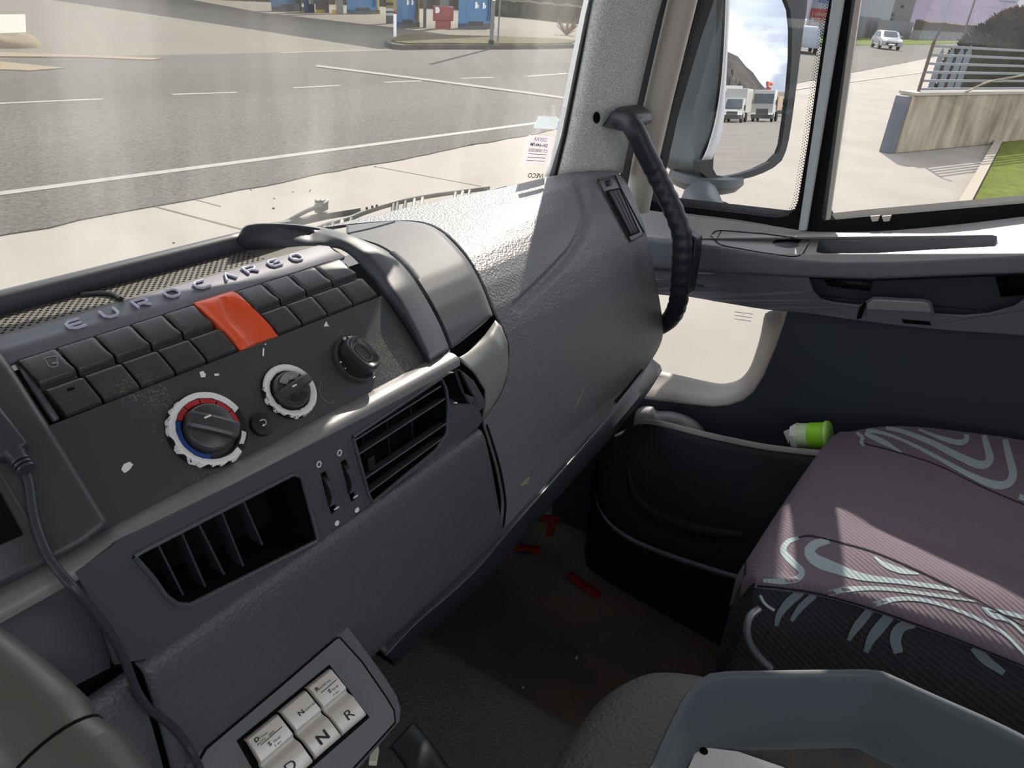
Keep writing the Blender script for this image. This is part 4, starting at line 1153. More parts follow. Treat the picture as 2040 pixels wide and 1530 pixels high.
def key_geom(q):
    a, b, c, d = [GP(*p) for p in q]; rows = []
    us = [0, .012, .035] + [.035 + .93 * k / 8 for k in range(1, 8)] + [.965, .988, 1]
    dh = [-.004, -.0010, 0] + [0] * 7 + [0, -.0010, -.004]
    for t, h in KPROF:
        l, r = a.lerp(d, t), b.lerp(c, t)
        rows.append([l.lerp(r, .015 + u * .97) + GN * max(h + e, -.001) for u, e in zip(us, dh)])
    return grid(rows)
INK = mat('black ink', S(30, 30, 30), .5, .4)
for ch in 'DNR':
    q = keyq[ch]; g = key_geom(q)
    k = part('gear_key', g, METAL, gear, label='metal key marked ' + ch, angle=28)
    a, b, c, d = [GP(*p) for p in q]; xd = (b - a).normalized(); yd = (a - d).normalized()
    L = lambda u, t, h: (a.lerp(b, u)).lerp(d.lerp(c, u), t) + GN * h
    gg = text_geom(ch, .0115, L(.5, .79, .0088), xd, yd, 0, sx=1.25, bold=.0003 if ch == 'N' else 0)
    words = {'R': (('Reverse', .30, .15), ('Slow', .58, .30), ('2 sec.', .60, .385)), 'N': (('Neutral', .5, .26),), 'D': (('Drive', .30, .13), ('AUTO - SEMI', .40, .20), ('Slow', .52, .31), ('2 sec.', .56, .385))}[ch]
    for w, u, t in words:
        hh = .0081 + .0008 * t
        sz = .0046 if w in ('Reverse', 'Slow', 'Drive') else (.0056 if w == 'Neutral' else .0024)
        if w in ('Reverse', 'Drive', 'Neutral', 'Slow'):
            big = text_geom(w[0], sz, L(u - .16, t, hh + .0004), xd, yd, 0, 'LEFT', 1.2, .0001)
            gg.join(big, text_geom(w[1:], sz * .62, L(u - .02, t + .012, hh + .0004), xd, yd, 0, 'LEFT', 1.35, space=1.15))
        else: gg.join(text_geom(w, sz, L(u, t, hh + .0004), xd, yd, 0, 'CENTER', 1.2))
    if ch in 'RD':
        p, q2 = L(.22, .235, .0085), L(.86, .225, .0085); gg.join(box((p + q2) / 2, (q2 - p) / 2, yd * .00025, GN * .0001))
    part('lettering', gg, INK, k, smooth=False, fix=False)
part('key_well', slab([[(470, 1476), (655, 1325), (735, 1430), (540, 1600)]], lambda x, y: GP(x, y, .0016), -GN * .004), VOID, gear)
# small cream clip and black lever next to the selector
tc_ = PZ(745, 1507, -.62)
solo('plastic_clip', [box(tc_, (.006, .004, 0), (-.002, .003, 0), (0, 0, .003)).join(box(tc_ + Vector((.007, .005, .001)), (.004, .003, 0), (-.001, .0025, 0), (0, 0, .0025)))], [mat('cream plastic', S(206, 198, 168), .5)], 'small cream plastic clip below the gear selector', 'clip', bevel=.0006)
lev = [PZ(800, 1464, -.60), PZ(815, 1480, -.603), PZ(845, 1520, -.61), PZ(900, 1600, -.63)]
solo('hand_lever', tube(cat(lev, 20), [.016] * 20, 16, flatn=((0, 0, 1), .55)), BLACK, 'black rounded plastic lever poking up right of the gear selector', 'lever', angle=60)
GAIN = .35
# ================================================================= OUTSIDE
GZ = -H
CONC = mat('sunlit concrete', S(216, 207, 196), .85, .2, var=(.7, .35, .7), col2=S(199, 190, 179), bump=('noise', 30, .15, .01))
FORE = mat('forecourt paving', S(162, 155, 144), .9, .15, var=(.25, .35, .7), col2=S(154, 147, 137), bump=('noise', 12, .2, .01))
def asphalt(name, a, b, c):
    m = mat(name, a, .9, .2); a, b, c = _g(a), _g(b), c; nt = m.node_tree; bs = nt.nodes['Principled BSDF']; N = nt.nodes.new; L = nt.links.new
    tc = N('ShaderNodeTexCoord'); n = N('ShaderNodeTexNoise'); n.inputs['Scale'].default_value = 22; n.inputs['Detail'].default_value = 3; n.inputs['Roughness'].default_value = .8
    k = N('ShaderNodeTexNoise'); k.inputs['Scale'].default_value = .12; k.inputs['Detail'].default_value = 3
    mp = N('ShaderNodeMapping'); mp.inputs['Scale'].default_value = (.25, 1.6, 1)
    L(tc.outputs['Object'], n.inputs['Vector']); L(tc.outputs['Object'], mp.inputs[0]); L(mp.outputs[0], k.inputs['Vector'])
    r = N('ShaderNodeValToRGB'); L(n.outputs['Fac'], r.inputs[0])
    r.color_ramp.elements[0].position = .34; r.color_ramp.elements[0].color = a
    r.color_ramp.elements[1].position = .66; r.color_ramp.elements[1].color = b
    mx = N('ShaderNodeMix'); mx.data_type = 'RGBA'; mx.blend_type = 'MULTIPLY'
    r2 = N('ShaderNodeValToRGB'); L(k.outputs['Fac'], r2.inputs[0]); r2.color_ramp.elements[0].position = .3; r2.color_ramp.elements[0].color = c; r2.color_ramp.elements[1].position = .7; r2.color_ramp.elements[1].color = (1, 1, 1, 1)
    mx.inputs[0].default_value = 1; L(r.outputs[0], mx.inputs[6]); L(r2.outputs[0], mx.inputs[7]); L(mx.outputs[2], bs.inputs['Base Color']); return m
ASPH = asphalt('road asphalt', S(100, 98, 94), S(158, 154, 147), S(216, 214, 212))
ROADP = mat('road paint', S(214, 212, 204), .7, .2, var=(6, .3, .7), col2=S(192, 190, 182))
solo('ground', abox(-150, 420, -260, 7.05, GZ - .3, GZ), CONC, 'pale concrete yard the truck is parked on', 'ground', kind='structure')
# ragged near edge of the asphalt
rnd = random.Random(3)
xs = np.linspace(-60, 60, 400); near = [(x, 7.02 + .025 * math.sin(x * 2.1) + .02 * math.sin(x * 5.3) + rnd.uniform(-.03, .03)) for x in xs]
rd = flat([near + [(420, 6.9), (420, 19.6), (-150, 19.6), (-150, 7.0)]], lambda a, b: Vector((a, b, GZ + .012)))
road = thing('road', 'grey asphalt road with white edge line and dashed centre line', 'road', (10, 13, GZ), kind='structure')
part('carriageway', slab([near + [(420, 6.9), (420, 19.6), (-150, 19.6), (-150, 7.0)]], lambda a, b: Vector((a, b, GZ + .012)), (0, 0, -.2)), ASPH, road, smooth=False)
def paint(a, b, w, name):
    a, b = Vector(a), Vector(b); t = (b - a).normalized(); n = Vector((-t.y, t.x, 0)) * w / 2
    part(name, G().add([a - n, b - n, b + n, a + n], [(0, 1, 2, 3)]), ROADP, road, smooth=False)
z2 = GZ + .016
ea, eb = GND(0, 385, -z2 * -1), GND(1060, 246, z2)
ea = PZ(0, 385, z2); dirv = (eb - ea)
paint(ea - dirv * 3, eb + dirv * 6, .15, 'edge_line')
da, db = PZ(0, 206, z2), PZ(1125, 150, z2); t_ = (db - da).normalized()
for (x0, y0, x1, y1) in ((-150, 212, 205, 197), (343, 188, 472, 184), (584, 175, 677, 170), (766, 164, 840, 161), (918, 156, 982, 154), (1050, 152, 1130, 146), (1160, 143, 1210, 140)):
    paint(PZ(x0, y0, z2), PZ(x1, y1, z2), .13, 'lane_dash')
paint(PZ(560, 105, z2), PZ(780, 99, z2), .12, 'far_edge_line')
# repaired trench across the road
tr = [PZ(630, 131, z2), PZ(860, 160, z2), PZ(1060, 186, z2), PZ(1200, 206, z2)]
part('patched_trench', grid([[p + Vector((.16, .1, .006)) for p in lin(tr, 20)], [p - Vector((.16, .1, -.006)) for p in lin(tr, 20)]]), mat('trench patch', S(186, 184, 176), .9), road, smooth=False)
part('trench_edge', grid([[p + Vector((-.17, -.11, .007)) for p in lin(tr, 20)], [p + Vector((-.24, -.15, .007)) for p in lin(tr, 20)]]), mat('trench edge', S(92, 92, 92), .9), road, smooth=False)
# forecourt beyond the road
solo('path', abox(-150, 420, 19.6, 160, GZ - .3, GZ + .004), FORE, 'pale worn forecourt on the far side of the road', 'forecourt', kind='structure')
TAN = mat('sandy dirt', S(204, 184, 156), .95, .1, var=(3, .3, .7), col2=S(186, 172, 150))
for pts, lab in (([(0, 104), (120, 108), (240, 112), (325, 116), (300, 119), (150, 113), (0, 112)], 'long sandy dirt patch along the far road edge'), ([(0, 122), (60, 128), (128, 135), (60, 140), (0, 138)], 'rounded sandy dirt patch nearer than the long one')):
    solo('dirt_patch', slab([pts], lambda x, y: PZ(x, y, GZ + .03), (0, 0, -.02)), TAN, lab, 'dirt', kind='stuff', smooth=False)
pile = [(0, 70), (18, 68), (36, 76), (42, 84), (20, 92), (-20, 94), (-20, 72)]
b0 = PZ(5, 90, GZ)
rows = []
for k in range(7):
    rows.append([b0 + Vector((math.cos(a) * .9 * math.cos(k / 6 * 1.5), math.sin(a) * .9 * math.cos(k / 6 * 1.5), .35 * math.sin(k / 6 * 1.57) * (1 + .15 * math.sin(a * 3 + k)))) for a in np.linspace(0, 6.283, 22)[:-1]])
solo('dirt_heap', grid(rows, True), TAN, 'low sandy heap at the left edge of the forecourt', 'heap', angle=80)
# concrete joints in the yard
JNT = mat('joint line', S(132, 126, 120), .9)
def joint(a, b, w=.015):
    p, q = PZ(*a, GZ + .004), PZ(*b, GZ + .004); t = (q - p).normalized(); n = Vector((-t.y, t.x, 0)) * w
    solo('expansion_joint', prism([p - n, q - n, q + n, p + n], (0, 0, -.003)), JNT, lab_, 'joint', kind='structure', smooth=False)
lab_ = 'thin dark joint crossing the concrete yard left of the wiper'; joint((282, 404), (480, 456))
lab_ = 'short hairline crack near the road edge'; joint((370, 392), (440, 411), .008)
lab_ = 'faint joint in the concrete running toward the sticker'; joint((745, 331), (965, 372), .008)
stone = mat('dark pebble', S(70, 62, 54), .9)
k = 0
for x, y, s in ((1009 / 2.914, 1412 / 2.914, 4), (293, 413, 3), (500, 379, 3), (546, 396, 3), (545, 416, 5), (584, 383, 3), (618, 379, 3), (617, 382, 3), (372, 391, 4), (333, 398, 4), (658, 340, 5), (748, 333, 3)):
    p = PZ(x, y, GZ); r = s * p.length / F / 2
    g = lathe(p, (0, 0, 1), [(r, 0), (r * 1.1, r * .5), (r * .6, r * 1.0), (.0001, r * 1.1)], 7)
    solo('pebble', g, stone, 'small dark pebble lying on the concrete yard', 'pebble', group='pebbles on the concrete yard')

# ---------------- filling station
GAIN = .55
BLUE = mat('pump blue', S(64, 140, 200), .4, .5); BLUED = mat('pump dark blue', S(36, 72, 140), .4, .5)
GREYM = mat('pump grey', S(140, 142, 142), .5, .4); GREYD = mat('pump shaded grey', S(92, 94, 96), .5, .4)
YEL = mat('pump yellow', S(232, 196, 40), .45, .5); GAIN = .35
COLM = mat('canopy column grey', S(150, 154, 162), .5, .4)
SILV = mat('island steel', S(200, 204, 206), .35, .5, metal=.4)
def upright(px_l, px_r, py_base, py_top, z_top=None, depth=.7):
    """a box that stands where the picture shows its foot; returns its corners"""
    a, b = PZ(px_l, py_base, GZ), PZ(px_r, py_base, GZ)
    ztop = z_top if z_top is not None else TOPZ(a, px_l, py_top)
    u = (b - a); away = Vector((a.x, a.y, 0)).normalized() * depth
    return a, u, away, ztop
def ubox(a, u, away, z0, z1):
    return prism([a + Vector((0, 0, z0 - a.z)), a + u + Vector((0, 0, z0 - a.z)), a + u + away + Vector((0, 0, z0 - a.z)), a + away + Vector((0, 0, z0 - a.z))], (0, 0, z1 - z0))
def pump(px_l, px_r, py, label, yellow='right', side=.22, hz=.02, glyph=True, nm='fuel_pump'):
    a, u, aw, zt = upright(px_l, px_r, py, 0, GZ + 2.1)
    t = thing(nm, label, 'fuel pump', a + u / 2, group='blue fuel pumps on the forecourt')
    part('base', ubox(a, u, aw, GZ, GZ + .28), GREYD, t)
    part('cabinet', ubox(a + u * side, u * (1 - side - .1), aw, GZ + .28, GZ + 2.1), BLUE, t)
    part('side_panel', ubox(a, u * side, aw, GZ + .1, GZ + 2.1), BLUE, t)
    if yellow:
        part('yellow_edge', ubox(a + u * .93, u * .05, aw * .9, GZ, GZ + 2.1), YEL, t); part('yellow_foot', ubox(a + u * .80, u * .2, aw * .5, GZ + .02, GZ + .12), YEL, t)
    part('grey_panel', ubox(a + u * .86, u * .07, aw * .9, GZ, GZ + 2.1), GREYM, t)
    f = -aw.normalized() * .03; un = u.normalized(); L = u.length
    if glyph:
        for c_, w_ in ((.46, .06), (.66, .05)):
            o = a + u * c_ + f; zc = 1.28
            part('pump_pictogram', box(o + Vector((0, 0, zc)), un * L * w_ * .5, (0, 0, .17), f * .1).join(box(o + un * L * .05 + Vector((0, 0, zc - .05)), un * L * .012, (0, 0, .09), f * .1)), PRINT, t)
    for c_ in (.78, .84):
        p = [a + u * c_ + f + Vector((0, 0, z)) for z in (2.0, 1.5, .9, .45)]; p[2] += un * .12; p[1] += un * .05
        part('hose', tube(cat(p, 12), .025, 6), BLACK, t)
    part('nozzle_row', box(a + u * .48 + f * 1.4 + Vector((0, 0, .3)), un * L * .2, (0, 0, .1), f * .3), BLACK, t)
    return t
pump(541, 606, 23, 'blue fuel pump at the left end of the island', yellow=None)
pump(691, 757, 28, 'blue fuel pump with yellow edge left of the price board')
pump(790, 836, 55, 'blue fuel pump half hidden behind the price board and white post')
pump(912, 985, 57, 'blue and dark grey fuel pump right of the red cabinet')
def plain(name, px_l, px_r, py, htop, m, label, cat_, depth=.5, extra=None):
    a, u, aw, zt = upright(px_l, px_r, py, 0, GZ + htop)
    t = thing(name, label, cat_, a + u / 2); part('body', ubox(a, u, aw, GZ, GZ + htop), m, t, bevel=.01)
    if extra: extra(t, a, u, aw)
    return t
plain('payment_terminal', 606, 627, 25, 2.2, BLUED, 'dark blue payment terminal between the left pump and the grey block', 'terminal', extra=lambda t, a, u, aw: part('screen', ubox(a + u * .5 - aw * .05, u * .42, aw * .04, GZ + .5, GZ + 1.9), PRINT, t))
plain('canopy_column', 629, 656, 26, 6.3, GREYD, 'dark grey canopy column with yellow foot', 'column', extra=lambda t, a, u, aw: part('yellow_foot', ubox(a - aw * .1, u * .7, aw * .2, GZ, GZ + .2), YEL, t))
plain('canopy_column', 671, 684, 28, 6.3, GREYM, 'light grey canopy column with yellow edge', 'column', extra=lambda t, a, u, aw: (part('yellow_edge', ubox(a - u * .15, u * .12, aw * .9, GZ, GZ + 3), YEL, t), part('yellow_foot', ubox(a - u * .7, u * .7, aw * .4, GZ, GZ + .25), YEL, t)))
plain('canopy_column', 875, 893, 57, 6.3, COLM, 'broad blue-grey canopy column in front of the red cabinet', 'column', depth=.35)
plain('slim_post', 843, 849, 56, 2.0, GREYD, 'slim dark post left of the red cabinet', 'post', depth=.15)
def redx(t, a, u, aw):
    part('round_sign', lathe(a + u * .18 - aw * .1 + Vector((0, 0, .95)), -aw, [(.16, 0), (.16, .02), (0, .02)], 20), PRINT, t)
a, u, aw, _z = upright(862, 903, 58, 0, GZ + 1.2)
rc = thing('fire_cabinet', 'red fire cabinet behind the broad grey column', 'cabinet', a + u / 2)
CABR = mat('cabinet red', S(206, 44, 40), .45, .5)
part('body', ubox(a + aw * .6, u, aw * .6, GZ + .4, GZ + 1.15), CABR, rc, bevel=.04); part('stand', ubox(a + u * .12 + aw * .7, u * .76, aw * .4, GZ, GZ + .42), CABR, rc)
redx(rc, a + aw * .55, u, aw)
# price board and white post
a, u, aw, zt = upright(769, 788, 47, 0, GZ + 2.6, .15)
pbd = thing('price_board', 'narrow fuel price board with yellow, black and green panels', 'sign', a + u / 2)
for z0, z1, m, nm in ((.0, .42, GREYM, 'lower_panel'), (.42, .56, PRINT, 'white_panel'), (.56, .66, mat('board green', S(96, 160, 96), .5), 'green_panel'), (.66, .80, PRINT, 'white_panel'), (.80, .95, YEL, 'yellow_panel'), (.95, 1.1, BLACK, 'black_panel'), (1.1, 2.6, YEL, 'yellow_panel')):
    part(nm, ubox(a, u, aw, GZ + z0, GZ + z1), m, pbd)
a, u, aw, zt = upright(784, 790, 80, 0, GZ + 3.0, .12)
wp = thing('marker_post', 'white post with pale yellow top standing at the kerb nose', 'post', a + u / 2)
part('lower_post', ubox(a, u, aw, GZ, GZ + 1.0), BODYW, wp); part('red_band', ubox(a - u * .05, u * 1.1, aw, GZ + 1.0, GZ + 1.1), CABR, wp); part('upper_post', ubox(a, u, aw, GZ + 1.1, GZ + 3.0), mat('pale yellow', S(204, 196, 120), .5), wp)
# grey sign poles
for px, py, w, hh, lab in ((978, 98, 7, 7.0, 'thick grey pole with dark foot at the kerb island'), (991, 95, 3, 6.0, 'thin grey pole right of the thick pole on the kerb island')):
    b = PZ(px, py, GZ); r = w * b.length / F / 2
    t = thing('sign_pole', lab, 'pole', b); part('shaft', tube([b, b + Vector((0, 0, hh))], r, 12), GREYM, t)
    if w > 5: part('foot', tube([b, b + Vector((0, 0, .35))], r * 1.4, 12), BLACK, t); part('white_plate', box(b + Vector((-r, -r, 2.05)), Vector((.09, 0, 0)), (0, .01, 0), (0, 0, .25)), PRINT, t)
# canopy roof that throws the long grey shade
shx, shy = 6.2 / math.tan(SUN_EL) * math.sin(SUN_AZ), 6.2 / math.tan(SUN_EL) * math.cos(SUN_AZ)
sh = [PZ(60, -8, GZ), PZ(420, 44, GZ), PZ(768, 97, GZ), PZ(995, 82, GZ), PZ(760, 52, GZ), PZ(520, 25, GZ), PZ(330, -10, GZ)]
solo('canopy_roof', prism([p + Vector((shx, shy, 6.2)) for p in sh], (0, 0, .4)), BODYW, 'white canopy roof over the filling station', 'canopy', smooth=False)
# kerb island with dry grass
KERB = mat('kerb stone', S(150, 146, 138), .85, .2, var=(2, .3, .7), col2=S(118, 114, 108)); DRYG = mat('dry grass', S(142, 138, 98), .95, .1, var=(1.5, .3, .7), col2=S(116, 104, 84), bump=('noise', 9, .8, .05))
isl = [(766, 92), (775, 97), (800, 100), (900, 99), (1000, 99), (1100, 98), (1150, 96), (1155, 90), (1120, 86), (1000, 82), (900, 80), (800, 79), (782, 84)]
t = thing('kerb_island', 'long low kerb island with dry grass at the forecourt edge', 'kerb', PZ(950, 92, GZ), kind='structure')
part('kerb', prism([PZ(x, y, GZ) for x, y in isl], (0, 0, .18)), KERB, t)
cc = PZ(960, 89, GZ); part('grass', prism([cc + (PZ(x, y, GZ) - cc) * .94 + Vector((0, 0, .17)) for x, y in isl], (0, 0, .06)), DRYG, t)
# dry shrub, hedge wall and scrub behind the station
b = PZ(1128, 70, GZ); g = G(); rr = random.Random(5)
for k in range(60):
    a_ = rr.uniform(0, 6.28); g.join(tube([b, b + Vector((math.cos(a_) * rr.uniform(.3, 1), math.sin(a_) * .6, rr.uniform(.3, 1.0)))], .02, 4))
solo('dry_shrub', g, mat('dry twigs', S(168, 128, 104), .9), 'small dry reddish shrub on the pale forecourt', 'shrub')
HEDG = mat('hedge grey green', S(108, 110, 96), .95, .1, var=(1.2, .35, .65), col2=S(70, 72, 64), bump=('noise', 6, 1, .1))
def hedge(pts, hgt, m, name, label, cat_, kind=None, th=1.0):
    ps = [PZ(x, y, GZ) for x, y in pts]; rows = [[], [], [], []]
    for k, p in enumerate(lin(ps, 50)):
        aw = Vector((p.x, p.y, 0)).normalized() * th; hh = hgt * (1 + .03 * math.sin(k * .9) + .025 * math.sin(k * 2.3))
        for r, q in zip(rows, (p, p + Vector((0, 0, hh * .9)) + aw * .1, p + aw * .6 + Vector((0, 0, hh)), p + aw)): r.append(q)
    return solo(name, grid(rows), m, label, cat_, kind=kind, angle=30)
hedge([(985, 32), (1060, 38), (1120, 45), (1170, 49), (1330, 62)], 1.5, HEDG, 'clipped_hedge', 'grey-green clipped hedge along the back of the forecourt', 'hedge')
SCR = mat('bare scrub', S(128, 122, 112), .95, .1, var=(.9, .3, .7), col2=S(84, 82, 74), bump=('noise', 3, 1, .2))
hedge([(-400, -75), (100, -30), (500, 2), (800, 14), (985, 24), (1180, 38), (1400, 52)], 3.4, SCR, 'scrub_bank', 'bank of bare grey scrub behind the filling station', 'scrub', kind='stuff', th=4)
hedge([(992, 27), (1025, 30), (1055, 33)], 2.3, mat('pale green bush', S(150, 168, 96), .95, .1, var=(1, .3, .7), col2=S(112, 128, 76)), 'green_bush', 'pale yellow-green bush behind the hedge', 'bush', th=2)
# small van parked behind the red cabinet
# ---------------- right side: road, cars, buildings
def car(px, py, head, label, L=4.2, W=1.75, hgt=1.5, m=None, suv=False):
    b = PZ(px, py, GZ + .03); t = thing('car', label, 'car', b)
    fwd = Vector((math.sin(head), math.cos(head), 0)); sd = Vector((fwd.y, -fwd.x, 0))
    P = lambda x, y, z: b + sd * x + fwd * y + Vector((0, 0, z))
    prof = [(-2.1, .35), (-2.1, .75), (-2.0, .95), (-1.85, 1.0), (-1.5, hgt * .97), (-.6, hgt), (.35, hgt * .96), (1.05, .98), (1.75, .88), (2.05, .70), (2.12, .5), (2.1, .3)]
    rows = []
    for u, inset in ((-1, 1), (-.98, .5), (-.9, .15), (0, 0), (.9, .15), (.98, .5), (1, 1)):
        rows.append([P(u * W / 2 * (1 - max(0, z - .9) * .28), y * L / 4.2 * (1 - .02 * inset), z - .04 * inset * (z > .8)) for y, z in prof])
    g = grid(rows); n = len(prof)
    g.f.append(tuple(range(n))); g.f.append(tuple(range(6 * n, 7 * n)))
    m = m or mat('car silver white', S(214, 216, 220), .3, .6, coat=.4)
    part('body', g, m, t, angle=35)
    GLS = mat('car window glass', S(70, 84, 96), .1, .6)
    part('windscreen', flat([[(-.62, .44), (.62, .44), (.52, 0), (-.52, 0)]], lambda x, y: P(x, (.40 + y * 1.35) * L / 4.2 + .02, hgt * .95 - y * (hgt * .95 - 1.03) / .44 + .03)), GLS, t)
    for s in (-1, 1):
        part('side_window', flat([[(-1.3, 1.02), (.75, 1.02), (.3, hgt - .12), (-1.2, hgt - .14)]], lambda y, z: P(s * (W / 2 * (1 - (z - .9) * .28) + .02), y * L / 4.2, z)), GLS, t)
        part('headlight', box(P(s * .62, 2.0 * L / 4.2, .72), sd * .18, fwd * .12, (0, 0, .09)), PRINT, t, bevel=.03)
        part('door_mirror', box(P(s * (W / 2 + .08), .75, 1.05), sd * .1, fwd * .06, (0, 0, .07)), m, t, bevel=.03)
        for y in (-1.3, 1.3):
            w = part('wheel', lathe(P(s * (W / 2 - .2), y * L / 4.2, .32), sd * s, [(.2, 0), (.32, .02), (.32, .2), (.25, .22), (0, .2)], 24), RUB, t)
            part('rim', lathe(P(s * (W / 2 + .015), y * L / 4.2, .32), sd * s, [(.21, 0), (.2, .015), (0, .02)], 16), SILV, w)
    part('grille', box(P(0, 2.08 * L / 4.2, .48), sd * .5, fwd * .05, (0, 0, .1)), BLACK, t, bevel=.02)
    part('number_plate', box(P(0, 2.12 * L / 4.2, .44), sd * .26, fwd * .03, (0, 0, .055)), PRINT, t)
    return t
car(1762, 97, math.radians(-112), 'pale silver hatchback driving toward us on the road', hgt=1.48)
car(1592, 103, math.radians(70), 'silver-blue car seen between the mirror and the window divider', W=1.8, hgt=1.58, m=mat('car silver blue', S(190, 200, 216), .3, .6, coat=.4))
GRASS = mat('verge grass', S(150, 168, 70), .95, .1, var=(.8, .3, .7), col2=S(112, 132, 56), bump=('noise', 8, .8, .05))
LAWN = mat('lawn grass', S(158, 170, 52), .95, .1, var=(5, .3, .7), col2=S(116, 134, 36), bump=('noise', 40, 1, .03))
vg = [PZ(1500, 78, GZ), PZ(1700, 91, GZ), PZ(1850, 89, GZ), PZ(1960, 83, GZ), PZ(2000, 79, GZ), PZ(1700, 72, GZ), PZ(1500, 60, GZ)]
solo('verge', prism([p + Vector((0, 0, .05)) for p in vg], (0, 0, -.1)), GRASS, 'green verge on the far side of the road behind the hatchback', 'verge', kind='structure', smooth=False)
FENC = mat('sheet fence grey', S(150, 152, 158), .7, .3)
def panel_fence(px0, py0, px1, py1, hgt, label, n):
    a, b = PZ(px0, py0, GZ), PZ(px1, py1, GZ); t = thing('panel_fence', label, 'fence', (a + b) / 2)
    for k in range(n):
        p, q = a.lerp(b, k / n), a.lerp(b, (k + .97) / n); aw = Vector((p.x, p.y, 0)).normalized() * .1
        part('panel', prism([p, q, q + aw, p + aw], (0, 0, hgt)), FENC, t)
    return t
panel_fence(1700, 76, 1745, 76, 2.6, 'grey sheet fence left of the hatchback', 3)
panel_fence(1742, 78, 1812, 78, 2.4, 'taller grey sheet fence right behind the hatchback', 5)
panel_fence(1812, 80, 1950, 82, 1.4, 'low grey fence running on toward the orange barrier', 9)
# buildings behind the road
def block(px0, px1, pyb, hgt, m, label, name='warehouse', depth=20, wins=None):
    a, b = PZ(px0, pyb, GZ), PZ(px1, pyb, GZ); aw = Vector((a.x, a.y, 0)).normalized() * depth
    t = thing(name, label, 'building', (a + b) / 2); part('walls', prism([a, b, b + aw, a + aw], (0, 0, hgt)), m, t)
    if wins:
        for (u0, u1, z0, z1) in wins:
            p, q = a.lerp(b, u0) - aw * .003, a.lerp(b, u1) - aw * .003
            part('window', prism([p + Vector((0, 0, z0)), q + Vector((0, 0, z0)), q + Vector((0, 0, z1)), p + Vector((0, 0, z1))], aw * .002), GREYD, t)
    return t
block(1600, 1764, 70, 14, mat('warehouse pale', S(206, 208, 214), .8), 'pale grey warehouse wall left of the brown building')
block(1758, 1806, 66, 12, mat('brown building', S(150, 140, 140), .85), 'dull brown building beside the pale warehouse', wins=((.05, .35, 2.2, 3.0), (.05, .35, 3.3, 4.0), (.4, .6, 5.2, 5.8)))
# billboard seen between mirror and divider
b0, b1 = PZ(1600, 84, GZ), PZ(1650, 84, GZ); aw = Vector((b0.x, b0.y, 0)).normalized() * .3
zr0, zr1 = TOPZ(b0, 1604, 34) + 0, TOPZ(b0, 1606, 15)
bl = thing('billboard', 'large white and red billboard beyond the mirror', 'billboard', (b0 + b1) / 2)
up = lambda p, z: Vector((p.x, p.y, z))
part('red_panel', prism([up(b0, zr0), up(b1, zr0), up(b1, zr1), up(b0, zr1)], aw), mat('billboard red', S(214, 70, 72), .6), bl)
part('white_panel', prism([up(b0, zr1), up(b1, zr1), up(b1, zr1 + 4), up(b0, zr1 + 4)], aw), mat('billboard white', S(206, 214, 232), .6), bl)
for u in (.06, .5, .94):
    p = b0.lerp(b1, u) + aw; part('leg', tube([p, up(p, zr0 + .5)], .12, 8), GREYM, bl)
for zz, hh in ((zr1 - .55, .22), (zr1 - 1.1, .25)):
    part('pale_writing', prism([up(b0.lerp(b1, .2), zz) - aw * .05, up(b0.lerp(b1, .95), zz) - aw * .05, up(b0.lerp(b1, .95), zz + hh) - aw * .05, up(b0.lerp(b1, .2), zz + hh) - aw * .05], aw * .04), mat('faded writing', S(236, 168, 164), .6), bl)
part('blue_writing', prism([up(b0.lerp(b1, .2), zr1 + .5) - aw * .05, up(b0.lerp(b1, .8), zr1 + .5) - aw * .05, up(b0.lerp(b1, .8), zr1 + .9) - aw * .05, up(b0.lerp(b1, .2), zr1 + .9) - aw * .05], aw * .04), mat('blue writing', S(140, 160, 208), .6), bl)
# lamp posts and telegraph poles
LPM = mat('lamp post grey', S(196, 198, 204), .5)
def lamp(px, py, lean_px, label, m=LPM, h=10, r=.07, head=True):
    b = PZ(px, py, GZ); t = thing('lamp_post', label, 'lamp post', b)
    part('shaft', tube([b, b + Vector((0, 0, h))], [r * 1.3, r], 8), m, t)
    if head: part('lamp_head', box(b + Vector((0, 0, h)), Vector((0, .7, 0)), (.12, 0, 0), (0, 0, .06)), m, t)
for px, py, lab, h in ((1832, 63, 'grey lamp post just right of the bent dark pole', 11), (1843, 66, 'lamp post with a double head in the middle distance', 6.2), (1871, 68, 'lamp post standing behind the low grey fence', 12), (1925, 72, 'slim lamp post nearest the orange barrier', 7)):
    lamp(px, py, 0, lab, h=h)
DKW = mat('dark wood pole', S(150, 146, 150), .8)
for px, py, lab, h in ((1808, 58, 'dark telegraph pole beside the brown building', 6), (1888, 62, 'short dark telegraph pole among the scrub', 5), (1912, 92, 'tall grey-brown pole rising behind the spiked fence', 9)):
    b = PZ(px, py, GZ); solo('telegraph_pole', tube([b, b + Vector((0, 0, h))], .12, 8), DKW, lab, 'pole')
